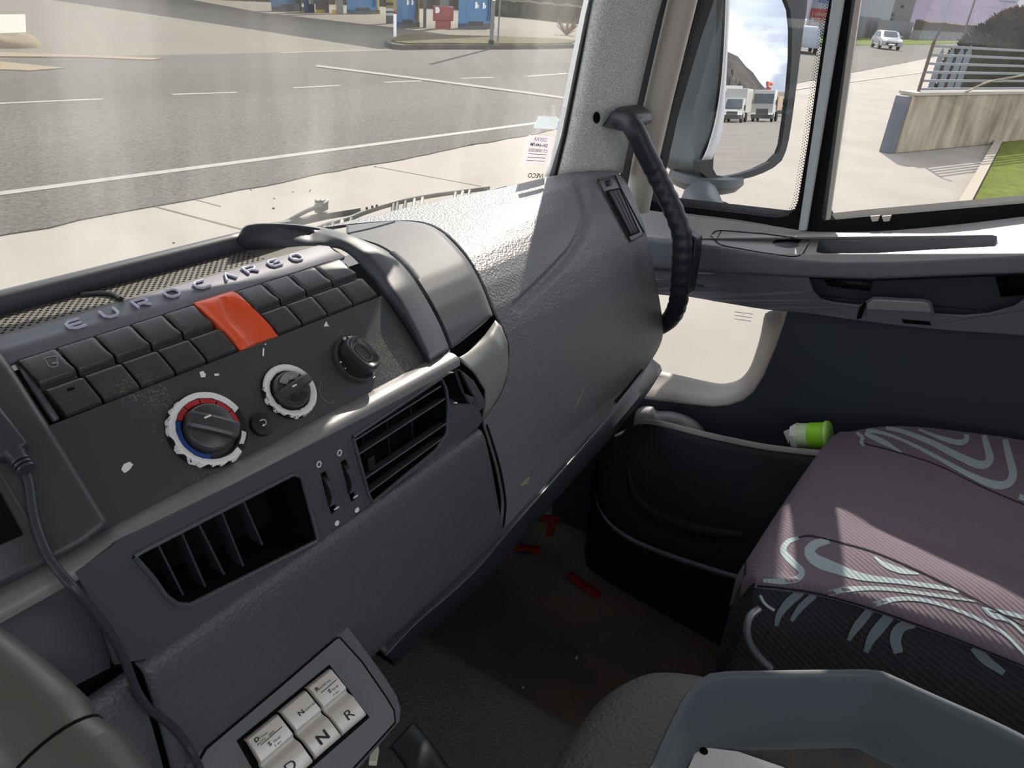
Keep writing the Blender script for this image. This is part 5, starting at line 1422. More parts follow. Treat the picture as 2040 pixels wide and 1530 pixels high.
# scrub at the foot of the mountain and the hazy mountain itself
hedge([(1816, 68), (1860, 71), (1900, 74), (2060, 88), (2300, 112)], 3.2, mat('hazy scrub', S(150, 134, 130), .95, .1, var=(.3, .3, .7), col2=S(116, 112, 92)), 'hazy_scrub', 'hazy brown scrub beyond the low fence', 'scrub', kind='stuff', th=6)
def ridge(name, pts, dist, m, label, seed, rough=.03):
    """mountain whose skyline passes through the given picture points at a given distance"""
    sky = []
    for x, y in pts:
        d = Vector(D(x, y)); d = d / math.hypot(d.x, d.y); sky.append(d * dist)
    return ridge3(name, sky, m, label, seed)
def ridge3(name, sky, m, label, seed, toward=None):
    rr = random.Random(seed); sk = lin(sky, 70); rows = []
    for k in range(14):
        t = k / 13; row = []
        for j, p in enumerate(sk):
            q = Vector((p.x * (1 - .35 * (1 - t)), p.y * (1 - .35 * (1 - t)), GZ + (p.z - GZ) * t))
            am = (p.z - GZ) * .03 * math.sin(math.pi * t)
            q += Vector((rr.uniform(-1, 1), rr.uniform(-1, 1), rr.uniform(-1, 1))) * am + Vector((0, 0, am * math.sin(j * .9) * .8)); row.append(q)
        rows.append(row)
    return solo(name, grid(rows), m, label, 'mountain', kind='structure', angle=180)
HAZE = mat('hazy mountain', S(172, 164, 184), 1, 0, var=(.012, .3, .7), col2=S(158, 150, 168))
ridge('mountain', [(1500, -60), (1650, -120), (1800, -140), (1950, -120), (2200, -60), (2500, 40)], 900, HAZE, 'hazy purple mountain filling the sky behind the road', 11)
# ---------------- wall end with railing, lawn, hedge and pylon
GAIN = .62
WALLM = mat('stained concrete wall', S(216, 200, 176), .9, .15, var=(1.6, .36, .66), col2=S(150, 136, 118), bump=('noise', 18, .3, .02))
for nd in WALLM.node_tree.nodes:
    if nd.type == 'TEX_NOISE' and nd.inputs['Detail'].default_value == 6:
        mp_ = WALLM.node_tree.nodes.new('ShaderNodeMapping'); mp_.inputs['Scale'].default_value = (1.5, 1.5, .35)
        lk_ = nd.inputs['Vector'].links[0]; WALLM.node_tree.links.new(lk_.from_socket, mp_.inputs[0]); WALLM.node_tree.links.new(mp_.outputs[0], nd.inputs['Vector'])
wa, wb_ = PZ(1785, 306, GZ), PZ(1957, 290, GZ); wd = (wb_ - wa).normalized(); we = wa + wd * 14
wth = Vector((-wd.y, wd.x, 0)) * .28
if wth.dot(wa) < 0: wth = -wth
wtop = TOPZ(wa, 1818, 190) 
wl = thing('boundary_wall', 'stained concrete boundary wall carrying a metal railing', 'wall', wa + wd * 3)
part('wall_body', prism([wa, we, we + wth, wa + wth], (0, 0, wtop - GZ)), WALLM, wl, bevel=.02)
part('coping', prism([wa - wth * .1 + Vector((0, 0, wtop - GZ)), we - wth * .1 + Vector((0, 0, wtop - GZ)), we + wth * 1.1 + Vector((0, 0, wtop - GZ)), wa + wth * 1.1 + Vector((0, 0, wtop - GZ))], (0, 0, .05)), mat('coping concrete', S(196, 188, 176), .9), wl)
GAIN = .42
RAILG = mat('railing grey', S(168, 176, 184), .5, .4)
rl = thing('railing', 'grey metal railing of level bars on top of the boundary wall', 'railing', wa + Vector((0, 0, wtop - GZ + .05)))
rw = wth * .5 + Vector((0, 0, wtop - GZ + .05))
ra = wa + wd * .35 + rw; rb_ = we + rw
for k in range(6):
    z = .04 + k * .148; part('rail_bar', box((ra + rb_) / 2 + Vector((0, 0, z)), (rb_ - ra) / 2, wth.normalized() * .015, (0, 0, .022)), RAILG, rl)
part('end_post', tube([ra + wd * .02, ra + wd * .02 + Vector((0, 0, .85))], .03, 8), mat('rusty post', S(110, 90, 82), .7), rl)
part('bent_tip', tube([ra + wd * .02 + Vector((0, 0, .82)), ra + wd * .05 + Vector((0, 0, .95)), ra + wd * .14 + Vector((0, 0, 1.08))], .025, 8), mat('dark tip', S(70, 56, 56), .7), rl)
bx = wa - wd * .12 - wth * .1
solo('meter_box', ubox(wa - wd * .20 + wth * .1, wd * .18, wth * .75, GZ, wtop - .02), mat('meter box grey', S(120, 130, 146), .6), 'narrow blue-grey metal box against the end of the boundary wall', 'box', bevel=.01)
# spiked gate leaves standing behind the railing
for k, (px, py, pyb) in enumerate(((1880, 94, 184), (1901, 91, 180), (1920, 90, 176), (1936, 88, 172))):
    d = Vector(D(px, py)); d = d * (26 / math.hypot(d.x, d.y)); b = Vector((d.x, d.y, GZ)); zt = d.z; w_ = 4.2 * b.length / F
    un = Vector((b.y, -b.x, 0)).normalized() * w_; aw = Vector((b.x, b.y, 0)).normalized() * .05
    bz = GZ
    solo('spiked_paling', prism([b - un, b + un, up(b + un, zt - .25), up(b, zt), up(b - un, zt - .25)], aw), mat('paling grey', S(140, 152, 168), .5), ('first', 'second', 'third', 'fourth')[k] + ' pointed grey gate paling from the rusty end post', 'paling', group='pointed palings behind the railing', smooth=False)
# conifer
CON = mat('conifer green', S(64, 76, 44), .95, .1, var=(6, .35, .65), col2=S(30, 38, 26))
CONB = mat('conifer browned', S(140, 104, 66), .95, .1)
cb_ = PZ(1962, 215, GZ); 
zt = TOPZ(cb_, 2016, 20); hh = zt - GZ; rad = 82 * cb_.length / F
ct = thing('conifer', 'dense dark conifer with browned top behind the railing', 'tree', cb_)
def conifer():
    g, gb = G(), G(); rr = random.Random(9)
    for k in range(5200):
        t = rr.random() ** .8; a_ = rr.uniform(0, 6.283); R = rad * (1 - t ** 2.2) ** .75 * rr.uniform(.82, 1.04) * (1 if t > .12 else .85 + t)
        p = cb_ + Vector((math.cos(a_) * R, math.sin(a_) * R, .15 + t * (hh - .15)))
        o = Vector((math.cos(a_), math.sin(a_), rr.uniform(.5, 1.6))).normalized(); L = rr.uniform(.10, .22)
        s = o.cross(Vector((rr.uniform(-1, 1), rr.uniform(-1, 1), .2))).normalized() * .035
        (gb if t > .86 and rr.random() < .7 else g).add([p - s, p + s, p + o * L + s * .3, p + o * L - s * .3], [(0, 1, 2, 3)])
    return g, gb
g, gb = conifer(); part('foliage', g, CON, ct, smooth=False, fix=False); part('browned_tips', gb, CONB, ct, smooth=False, fix=False)
core = lathe(cb_, (0, 0, 1), [(rad * .6, 0), (rad * .86, hh * .15), (rad * .84, hh * .5), (rad * .62, hh * .75), (rad * .3, hh * .93), (.01, hh * .98)], 20)
part('inner_crown', core, CON, ct)
# dry cane leaning on the railing
wn_ = wth.normalized(); wf_ = wa - wn_ * .05
solo('dry_cane', tube(cat([PPL(1925, 183, wf_, wn_), PPL(1970, 163, wf_, wn_), PPL(2040, 150, wf_, wn_)], 12), .02, 6), mat('dry cane', S(196, 180, 150), .8), 'dry curved cane leaning across the railing', 'cane')
# pylon sign
pa, pbb = PZ(1970, 168, GZ), PZ(2062, 168, GZ)
pa = pa * 1.6; pbb = pbb * 1.6; pa.z = pbb.z = GZ
py = thing('pylon_sign', 'tall white pylon sign with faint grey lettering behind the conifer', 'sign', (pa + pbb) / 2)
aw = Vector((pa.x, pa.y, 0)).normalized() * .4
part('board', prism([pa, pbb, pbb + aw, pa + aw], (0, 0, 7.5)), mat('pylon white', S(255, 255, 255), .5), py)
for yy, hh_ in ((2, .05), (38, .03), (47, .03), (54, .03)):
    p, q = PPL(1990, yy, pa, aw), PPL(2024, yy + 3, pa, aw)
    part('faint_lettering', box((p + q) / 2 - aw * .03, (q - p) / 2, (0, 0, hh_), aw * .02), mat('pylon print', S(150, 156, 172), .6), py)
part('panel_joint', box(PPL(2005, 18, pa, aw) - aw * .02, (pbb - pa) / 2, (0, 0, .015), aw * .02), GREYM, py)
# orange barrier mesh
p, q = PZ(1930, 83, GZ), PZ(1948, 82, GZ); solo('barrier_mesh', prism([p, q, up(q, GZ + 1.3), up(p, GZ + .2)], Vector((.1, 0, 0))), mat('barrier orange', S(240, 104, 76), .7), 'orange barrier mesh by the far verge', 'barrier', smooth=False)
# lawn and its kerb
lk = [PZ(1985, 286, GZ), PZ(1955, 340, GZ), PZ(1914, 412, GZ), PZ(1870, 500, GZ)]
lawn_in = [p + Vector((.10, -.12, 0)) for p in lk]
solo('lawn', prism([lawn_in[0] + Vector((0, 0, .05)), lawn_in[1] + Vector((0, 0, .05)), lawn_in[2] + Vector((0, 0, .05)), lawn_in[3] + Vector((0, 0, .05)), Vector((8, -14, GZ + .05)), Vector((30, -14, GZ + .05)), we + Vector((0, 0, .05))], (0, 0, -.05)), LAWN, 'bright green lawn strip at the right edge beside the yard', 'lawn', kind='structure', smooth=False)
kk = lin(lk, 20); solo('kerb', prism([p + Vector((-.06, .05, .09)) for p in kk] + [p + Vector((.10, -.10, .09)) for p in reversed(kk)], (0, 0, -.1)), mat('pale kerb', S(206, 190, 170), .9), 'pale kerb edging the lawn', 'kerb', kind='structure')
GAIN = 1.75
# ================================================================= LOOSE INTERIOR THINGS
# ---------------- passenger seat
seat = thing('passenger_seat', 'passenger seat with mauve-grey cushion and pale swirling ribbon print', 'seat', (.93, -.1, FZ))
Lpx = [(1505, 1160), (1640, 1178), (1750, 1210), (1900, 1262), (2040, 1318), (2300, 1430)]
Rpx_ = [(1690, 862), (1760, 852), (1830, 853), (1930, 864), (2040, 880), (2300, 930)]
ns_ = 70
Lc = [PZ(x, y, -.58) for x, y in c2(Lpx, ns_)]; Rc = [PX(x, y, 1.145 + .075 * i / (ns_ - 1)) for i, (x, y) in enumerate(c2(Rpx_, ns_))]
rows = []
nsec = 40
for i, (l, r) in enumerate(zip(Lc, Rc)):
    row = []
    # left flank, rounded shoulder, crowned top with slightly raised bolster, far flank
    fl = min(1, i / 6); fr_ = math.sqrt(max(0, 1 - (1 - fl) ** 2))
    for k in range(7):
        t = k / 6; row.append(l + Vector((.018 + .006 * math.sin(t * 3.1), 0, -.045 * (1 - t) - .012)))
    row.append(l + Vector((.002, 0, -.010))); row.append(l)
    row.append(l + Vector((.006, 0, .006)))
    for k in range(1, nsec):
        t = k / nsec; p = l.lerp(r, t)
        crown = .018 * math.sin(math.pi * t) ** .5 + .010 * math.exp(-((t - .14) / .09) ** 2) * min(1, max(0, (i - 8) / 30)) - .006 * math.exp(-((t - .30) / .03) ** 2) * min(1, max(0, (i - 8) / 20))
        row.append(p + Vector((0, 0, crown)))
    row.append(r + Vector((-.004, 0, .004))); row.append(r + Vector((0, 0, -.012))); row.append(r + Vector((-.006, 0, -.15)))
    rows.append(row)
# rounded nose at the front edge
nose = []
for dy, dz, sc in ((.028, -.10, 1), (.030, -.05, 1), (.022, -.018, 1), (.010, -.004, 1)):
    nose.append([p + Vector((0, dy, min(0, dz))) * (max(0, min(1, (j - 8) / 5)) if j < 30 else 1) for j, p in enumerate(rows[0])])
def ribs(m, scale, strength, rot):
    nt = m.node_tree; b = nt.nodes['Principled BSDF']; N = nt.nodes.new; L = nt.links.new
    tc = N('ShaderNodeTexCoord'); mp = N('ShaderNodeMapping'); mp.inputs['Rotation'].default_value = rot
    w = N('ShaderNodeTexWave'); w.inputs['Scale'].default_value = scale; w.wave_profile = 'SIN'; w.inputs['Distortion'].default_value = .4; w.inputs['Detail Scale'].default_value = 3
    L(tc.outputs['Object'], mp.inputs[0]); L(mp.outputs[0], w.inputs['Vector'])
    bp = N('ShaderNodeBump'); bp.inputs['Strength'].default_value = strength; bp.inputs['Distance'].default_value = .0015
    L(w.outputs['Fac'], bp.inputs['Height']); L(bp.outputs[0], b.inputs['Normal']); return m
ribs(SEATM, 62, .35, (0, 0, .5)); ribs(SEATR, 62, .35, (0, 0, .5)); ribs(SEATD, 62, .5, (.6, .4, .5))
cg = grid(nose + rows)
cush = part('cushion', cg, SEATM, seat, angle=60)
cb2 = cg.bvh()
RB = []
for path, w in (([(1592, 1072), (1570, 1080), (1560, 1098), (1578, 1120), (1596, 1138), (1590, 1152), (1560, 1158), (1520, 1156)], [8, 14, 18, 16, 14, 14, 8]),
                ([(1652, 1078), (1626, 1084), (1612, 1098), (1624, 1116), (1668, 1134), (1720, 1150), (1800, 1160), (1880, 1172), (1910, 1180)], [14, 26, 30, 22, 16, 12, 11, 10, 6]),
                ([(1742, 1110), (1760, 1124), (1790, 1136), (1830, 1144)], [5, 14, 14, 3]),
                ([(1650, 1182), (1690, 1174), (1760, 1173), (1850, 1184), (1930, 1196), (1945, 1199)], [14, 12, 9, 8, 8, 3]),
                ([(1740, 1204), (1790, 1193), (1850, 1198), (1930, 1225), (2000, 1262), (2035, 1296), (2060, 1320)], [14, 10, 8, 8, 9, 8]),
                ([(1956, 1210), (1975, 1225), (2010, 1236), (2040, 1262)], [5, 14, 9, 7]),
                ([(1960, 1212), (2000, 1220), (2060, 1236)], [5, 10, 9]),
                ([(1706, 862), (1718, 872), (1716, 880), (1722, 888)], [7, 9, 9, 8]),
                ([(1712, 858), (1745, 852), (1790, 858), (1850, 880), (1900, 905), (1942, 924), (1962, 926), (1972, 914), (1966, 890), (1960, 868)], [7, 8, 10, 12, 14, 16, 18, 20, 18, 12]),
                ([(1796, 902), (1765, 884), (1732, 868), (1724, 862), (1740, 859), (1790, 874), (1860, 908), (1930, 946), (1980, 966), (2008, 964), (2018, 945), (2010, 910), (2002, 876)], [4, 14, 12, 8, 7, 9, 10, 12, 15, 20, 20, 18, 14]),
                ([(1830, 856), (1870, 872), (1908, 882), (1924, 878), (1926, 866)], [6, 8, 12, 14, 12]),
                ([(2030, 990), (2060, 1000)], [14, 14])):
    RB.append(drape_strip(cb2, path, [a * .82 for a in w], .0006, 50))
for g in RB: part('ribbon_print', g, SEATR, cush, fix=False)
SEAM = mat('seat seam', S(34, 32, 38), .9, .1)
part('seam', drape_strip(cb2, [(1590, 1072), (1612, 1068), (1660, 1078), (1740, 1100), (1830, 1138), (1920, 1182), (2000, 1226), (2060, 1262)], 3, .0008, 60), SEAM, cush, fix=False)
part('seam', drape_strip(cb2, [(1508, 1166), (1560, 1171), (1640, 1184), (1750, 1216), (1900, 1270), (2040, 1326)], 3.5, .0012, 60), SEAM, cush, fix=False)
part('seam', drape_strip(cb2, [(1720, 884), (1790, 902), (1870, 928), (1960, 972), (2050, 1010)], 2, .0008, 40), SEAM, cush, fix=False)
# dark skirt under the cushion and its ribbon print
sk = [[l + Vector((.020, 0, -.012)) for l in Lc], [l + Vector((.012, 0, -.06)) for l in Lc], [l + Vector((.016, 0, -.16)) for l in Lc], [Vector((l.x + .05, l.y, FZ + .22)) for l in Lc], [Vector((l.x + .06, l.y, FZ)) for l in Lc]]
sk = [[r[0] + Vector((.03, .024, 0)), r[0] + Vector((.006, .018, 0))] + [p + Vector((-.004, 0, 0)) for p in r] for r in sk]
front = [[Vector((q.x, q.y, q.z)) for q in r[:1]] for r in sk]
skg = grid(sk)
skt = part('side_skirt', skg, SEATD, seat, angle=60)
sb2 = skg.bvh()
SRD = mat('dull ribbon print', S(104, 116, 122), .9, .1)
for path, w in (([(1596, 1178), (1570, 1200), (1552, 1224), (1546, 1246)], [16, 18, 14, 8]), ([(1622, 1184), (1594, 1210), (1576, 1236)], [14, 14, 8]), ([(1734, 1214), (1705, 1250), (1690, 1275)], [16, 18, 8]), ([(1772, 1226), (1738, 1268), (1725, 1298)], [22, 22, 10]),
                ([(1850, 1240), (1800, 1246), (1784, 1270), (1790, 1300)], [10, 18, 24, 18]), ([(1930, 1270), (1960, 1310), (2000, 1340)], [22, 20, 12])):
    part('ribbon_print', drape_strip(sb2, path, w, .001, 30), SRD, skt, fix=False)
part('base', abox(.76, 1.10, -.55, .03, FZ, FZ + .30), BLACK, seat)
ff = [[Vector((p.x, p.y - .012, z)) for p in (Lc[0] + Vector((.05, 0, 0)), Rc[0] + Vector((-.02, 0, 0)))] for z in (Lc[0].z - .10, FZ + .25)]
part('front_skirt', grid(ff), SEATD, seat)
bk = []
for z, y, hw in ((-.53, -.36, .20), (-.45, -.345, .215), (-.25, -.36, .215), (-.05, -.40, .21), (.08, -.43, .18), (.12, -.45, .12)):
    bk.append([Vector((.95 + hw * math.copysign(abs(math.cos(a)) ** .6, math.cos(a)), y - .055 + .055 * math.sin(a), z)) for a in np.linspace(0, 6.2832, 33)[:-1]])
g = grid(bk, True); g.f.append(tuple(range(32))); g.f.append(tuple(range(5 * 32, 6 * 32)))
part('backrest', g, SEATM, seat, angle=60)
part('adjust_bar', tube(cat([PX(1512, 1212, .712), PX(1494, 1228, .70), PX(1488, 1255, .695), PX(1494, 1282, .70), PX(1512, 1308, .71), PX(1535, 1330, .72)], 24), .0045, 10), mat('bar grey', S(120, 124, 130), .35, .5, metal=.5), seat)
part('pull_cord', tube(cat([PX(1514, 1186, .712), PX(1524, 1203, .712), PX(1542, 1216, .716)], 10), .0018, 6), mat('cord grey', S(150, 156, 164), .6), seat)

# ---------------- storage tray with a sheet of paper, on the centre box
TZ = -.50
rim_o = [(1240, 1620), (1292, 1530), (1318, 1470), (1336, 1432), (1362, 1382), (1380, 1358), (1398, 1344), (1418, 1337), (1450, 1334), (1735, 1330), (1752, 1332), (1768, 1338), (1860, 1380), (1980, 1432), (2040, 1462), (2200, 1545), (2300, 1700)]
ro3 = [PZ(x, y, TZ) for x, y in rim_o] 
ro3 = ro3 + [Vector((.62, -.55, TZ)), Vector((.22, -.55, TZ))]
cen = Vector((.44, -.25, TZ))
ro3 = lin(ro3 + [ro3[0]], 121)[:-1]
def inset(loop, d, dz):
    out = []; n = len(loop)
    for i, p in enumerate(loop):
        t = loop[(i + 1) % n] - loop[i - 1]; nrm = Vector((-t.y, t.x, 0)).normalized()
        if nrm.dot(cen - p) < 0: nrm = -nrm
        out.append(p + nrm * d + Vector((0, 0, dz)))
    return out
loops = [inset(ro3, .012, -.095), inset(ro3, .003, -.03), inset(ro3, 0, -.004), inset(ro3, .0015, 0), inset(ro3, .0055, .0005), inset(ro3, .0075, -.002), inset(ro3, .009, -.010), inset(ro3, .015, -.074), inset(ro3, .021, -.082)]
tg = grid(loops, True); n = len(ro3)
tray_t = thing('storage_tray', 'open blue-grey plastic storage tray between the seats', 'tray', cen + Vector((0, 0, -.17)))
part('tray_body', tg, GREYT, tray_t, angle=60)
fl_ = inset(ro3, .019, -.081)
part('tray_floor', prism(fl_, (0, 0, -.004)), mat('tray floor', S(60, 62, 64), .7, .2, var=(40, .4, .7), col2=S(78, 72, 66)), tray_t)
PAP = mat('paper', S(206, 212, 232), .7, .2)
pz = TZ - .078
pc = [PZ(1391, 1487, pz), PZ(1470, 1497, pz), PZ(1560, 1528, pz + .004), PZ(1640, 1580, pz), PZ(1500, 1720, pz), PZ(1320, 1640, pz)]
pap = solo('paper_sheet', prism(pc, (0, 0, -.0012)), PAP, 'sheet of white paper lying in the bottom of the storage tray', 'paper', smooth=False)
hc = PZ(1402, 1496, pz + .0008)
part('ink_blot', lathe(hc, (0, 0, 1), [(.0038, 0), (.0036, .0006), (0, .0006)], 16), VOID, pap)
# rounded box under the tray
bx_o = [(1060, 1610), (1112, 1520), (1150, 1462), (1182, 1420), (1210, 1392), (1240, 1371), (1268, 1359), (1300, 1355), (1345, 1358), (1390, 1366), (1460, 1384)]
e0 = [PZ(x, y, -.64) for x, y in c2(bx_o, 50)]
cc_ = Vector((.47, -.12, 0))
def toward(loop, k, z): return [Vector((p.x + (cc_.x - p.x) * k, p.y + (cc_.y - p.y) * k, z)) for p in loop]
rows = [[Vector((p.x + .012, p.y + .02, FZ + .1)) for p in e0], [Vector((p.x + .006, p.y + .008, -.80)) for p in e0], [Vector((p.x + .001, p.y + .002, -.69)) for p in e0], e0, toward(e0, .04, -.622), toward(e0, .10, -.612), toward(e0, .18, -.606), toward(e0, .35, -.603), toward(e0, .8, -.602)]
solo('centre_box', grid(rows), TUNN, 'rounded grained plastic box under the storage tray', 'box', angle=80, solid=-.003)

# ---------------- steering wheel (only its rim shows)
GAIN = 1.0
WHM = mat('wheel rim leather', S(92, 92, 88), .3, .5, bump=('noise', 900, .06, .001))
GAIN = 1.75
wc = Vector((-.1773, .1722, -.2157)); wt = math.radians(18.6); WR = .225
wu, wv = Vector((1, 0, 0)), Vector((0, math.cos(wt), math.sin(wt))); wn = wu.cross(wv)
NWH = 180
ring = [wc + (wu * math.cos(2 * math.pi * k / NWH) + wv * math.sin(2 * math.pi * k / NWH)) * WR for k in range(NWH)]
front_ = [k for k in range(NWH) if ring[k].x > wc.x]
sx_ = min(front_, key=lambda k: math.hypot(PROJ(ring[k])[0] - 112, PROJ(ring[k])[1] - 1508))
rows = []
for k in range(NWH):
    t_ = (ring[(k + 1) % NWH] - ring[k - 1]).normalized(); e_ = (ring[k] - wc).normalized()
    rr_ = .0165 - (.0012 if k == sx_ else 0) + (.0007 if 0 < (sx_ - k) % NWH < 16 else 0)
    rows.append([ring[k] + (e_ * math.cos(2 * math.pi * j / 28) + wn * math.sin(2 * math.pi * j / 28)) * rr_ for j in range(28)])
rg_ = grid(rows + [rows[0]], True)
wh = thing('steering_wheel', 'sunlit grey steering wheel rim in the bottom left corner', 'steering wheel', wc + wn * -.06)
part('rim', rg_, WHM, wh, angle=70)
ts_ = (ring[(sx_ + 1) % NWH] - ring[sx_ - 1]).normalized()
part('seam', tube([ring[sx_] - ts_ * .0005, ring[sx_] + ts_ * .0005], .0156, 28), VOID, wh)
part('hub', lathe(wc - wn * .05, wn, [(.04, -.02), (.075, .0), (.08, .015), (.07, .028), (0, .034)], 40), BLACK, wh)
for ang_ in (200, 340, 270):
    e_ = wu * math.cos(math.radians(ang_)) + wv * math.sin(math.radians(ang_))
    part('spoke', tube([wc - wn * .04 + e_ * .06, wc - wn * .03 + e_ * .13, wc + e_ * (WR - .008)], [.02, .016, .013], 12, flatn=(wn, .45)), BLACK, wh)
part('column', tube([wc - wn * .07, Vector((-.177, .34, -.42))], .045, 20), BLACK, wh)

# ---------------- charging cable hanging in front of the dash
cable = thing('charging_cable', 'black charging cable with plug hanging down the console', 'cable', C(60, 1000) + Vector((0, 0, -.2)))
pth = [(46, 930, .014), (58, 965, .014), (64, 1010, .014), (76, 1060, .014), (100, 1115, .015), (140, 1165, .016), (185, 1215, .020), (225, 1270, .022), (250, 1320, .018), (272, 1375, .014), (300, 1415, .010), (340, 1445, .010), (370, 1480, .012), (396, 1525, .020), (440, 1620, .03)]
cpt = []
for x, y, l in pth:
    p = C(x, y); cpt.append(p - p.normalized() * l)
CAB = mat('cable black', S(42, 44, 50), .38, .5)
part('cord', tube(cat(cpt, 120), .0028, 10), CAB, cable)
pa_, pb_ = C(-30, 826, .016), C(30, 905, .018)
ax = (pb_ - pa_).normalized(); sdv = ax.cross(pa_.normalized()).normalized(); upv = ax.cross(sdv)
part('plug_body', box((pa_ + pb_) / 2, (pb_ - pa_) / 2, sdv * .0085, upv * .005), CAB, cable, bevel=.002)
part('plug_neck', tube([pb_ - ax * .002, pb_ + ax * .006], [.0065, .0042], 12), CAB, cable)
for k in range(3):
    q = pb_ + ax * (.005 + k * .003); part('strain_relief', tube([q, q + ax * .0018], .0052, 14), CAB, cable)
part('plug_metal', box(pa_ - ax * .006 + upv * .0, ax * .012, sdv * .006, upv * .0025), METAL, cable)

# ---------------- grab handle on the pillar
hp = [(1232, 236, 1.085), (1248, 240, 1.08), (1264, 258, 1.075), (1284, 300, 1.085), (1310, 352, 1.10), (1334, 402, 1.105), (1350, 440, 1.105), (1358, 470, 1.105), (1358, 520, 1.105), (1355, 570, 1.11), (1350, 606, 1.12), (1338, 632, 1.14), (1318, 648, 1.155), (1290, 660, 1.17)]
hpt = cat([PX(x, y, z) for x, y, z in hp], 110)
rads = []
for i in range(110):
    u = i / 109; r = .0158
    if .22 < u < .80: r += .0007 * math.cos(2 * math.pi * (u - .22) / .0414)
    rads.append(r)
GH = mat('grab handle plastic', S(27, 29, 35), .42, .5)
gh = thing('grab_handle', 'dark grab handle with finger ridges running from pillar to dash', 'grab handle', hpt[60] + Vector((0, 0, -.2)))
part('grip', tube(hpt, rads, 20), GH, gh, angle=80)
part('mount', slab([[(1196, 252), (1218, 222), (1232, 213), (1250, 216), (1268, 232), (1270, 250), (1240, 262), (1222, 258)]], lambda x, y: PX(x, y, 1.075), (.06, 0, 0)), GH, gh, bevel=.004)
part('back_plate', slab([[(1352, 466), (1376, 468), (1388, 476), (1384, 520), (1372, 590), (1338, 594), (1340, 520)]], lambda x, y: PX(x, y, 1.14), (.03, 0, 0)), GH, gh, bevel=.005)
# ---------------- small bottle in the door pocket
ba, bb3_ = PX(1590, 869, 1.15), PX(1655, 868, 1.15)
bax = (bb3_ - ba); bl_ = bax.length; bax.normalize(); rB = .5 * 56 * ba.length / F * .98
bot = thing('small_bottle', 'small bottle with bright green label lying in the door pocket', 'bottle', (ba + bb3_) / 2 + Vector((0, 0, -rB)))
part('body', lathe(ba, bax, [(rB * .86, 0), (rB * .86, bl_ * .35), (rB * .88, bl_ * .8)], 28), mat('clear green plastic', S(170, 190, 150), .3, .5), bot)
part('label', lathe(ba + bax * bl_ * .36, bax, [(rB * .875, 0), (rB * .9, .001), (rB * .9, bl_ * .45), (rB * .875, bl_ * .46)], 28), mat('green label', S(126, 196, 36), .4, .5), bot, label='bright green wrap label')
part('base_rim', lathe(ba + bax * bl_ * .82, bax, [(rB * .9, 0), (rB * 1.0, .002), (rB * 1.0, bl_ * .13), (rB * .9, bl_ * .17), (0, bl_ * .17)], 28), mat('green rim', S(140, 190, 90), .4), bot)
part('cap', lathe(ba + bax * .002, -bax, [(rB * .92, 0), (rB * .95, .004), (rB * .8, bl_ * .22), (rB * .3, bl_ * .26), (0, bl_ * .26)], 7), mat('torn paper white', S(214, 214, 204), .7), bot, smooth=False)
part('cap_flap', prism([ba - bax * .008 + Vector((-.004, 0, rB * .8)), ba - bax * .026 + Vector((-.004, 0, rB * .45)), ba - bax * .012 + Vector((-.004, 0, -rB * .5))], (.002, 0, 0)), PAP, bot)
# ---------------- orange strap scraps on the floor
STR = mat('orange strap', S(112, 28, 20), .7, .3)
def strap(px, w, label):
    pts = cat([PZ(x, y, FZ + .006) for x, y in px], 24); rows = [[], []]
    for i, p in enumerate(pts):
        t = (pts[min(i + 1, 23)] - pts[max(i - 1, 0)]).normalized(); nn = Vector((-t.y, t.x, 0)) * w / 2; z = Vector((0, 0, .004 * math.sin(i * .5)))
        rows[0].append(p - nn + z); rows[1].append(p + nn + z * .3)
    solo('strap_scrap', grid(rows), STR, label, 'strap', group='orange strap scraps on the footwell floor', solid=-.0015)
strap([(1012, 1072), (1024, 1086), (1050, 1093), (1076, 1094)], .022, 'curled orange strap scrap nearest the dashboard ledge')
strap([(1060, 1030), (1085, 1030), (1110, 1031), (1130, 1028)], .02, 'orange strap scrap lying furthest under the dashboard')
strap([(1104, 1034), (1098, 1048), (1096, 1064)], .016, 'short dim orange strap scrap hanging below the furthest one')
strap([(1132, 1143), (1150, 1156), (1172, 1172), (1194, 1186)], .02, 'straight orange strap scrap in the middle of the footwell')
# bits of litter on the floor
for x, y, s, lab in ((1149, 1311, 9, 'tiny white flake on the dark footwell mat'), (1042, 1370, 5, 'tiny pale crumb on the edge of the tunnel cover')):
    p = PZ(x, y, FZ + .002 if x > 1100 else -.944); r = s * p.length / F / 2
    solo('litter_flake', prism([p + Vector((r, 0, 0)), p + Vector((0, r * .6, 0)), p + Vector((-r, r * .1, 0)), p + Vector((-.2 * r, -r * .5, 0))], (0, 0, .001)), WHITE, lab, 'litter', smooth=False)
# ================================================================= MIRROR, WIPER, STICKERS
GAIN = 1.0
m0 = PX(1500, 180, 1.62); d1 = Vector(D(1510, 203)).normalized()
oout = Vector((.20, -.98, 0)).normalized(); mn = (oout - d1).normalized()
MP = lambda x, y, l=0.0: PPL(x, y, m0, mn) + mn * l
mg = [(1470, -470), (1452, -190), (1444, 0), (1440, 120), (1437, 235), (1428, 280), (1418, 312), (1417, 336), (1424, 348), (1440, 352), (1470, 346), (1500, 337), (1530, 322), (1546, 306), (1553, 288), (1560, 240), (1568, 180), (1573, 120), (1574, 60), (1570, 20), (1562, 0), (1570, -300), (1560, -470)]  # carried up out of view to keep sun off the centre box
mir = thing('wing_mirror', 'big truck wing mirror showing clouds and parked trucks', 'mirror', MP(1480, 350) + Vector((0, 0, -.1)))
part('mirror_glass', flat([mg], lambda x, y: MP(x, y)), CHROME, mir, smooth=False, fix=False)
HOU = mat('mirror housing grey', S(88, 92, 94), .45, .4); HOUD = mat('mirror rim dark', S(52, 56, 58), .4, .4)
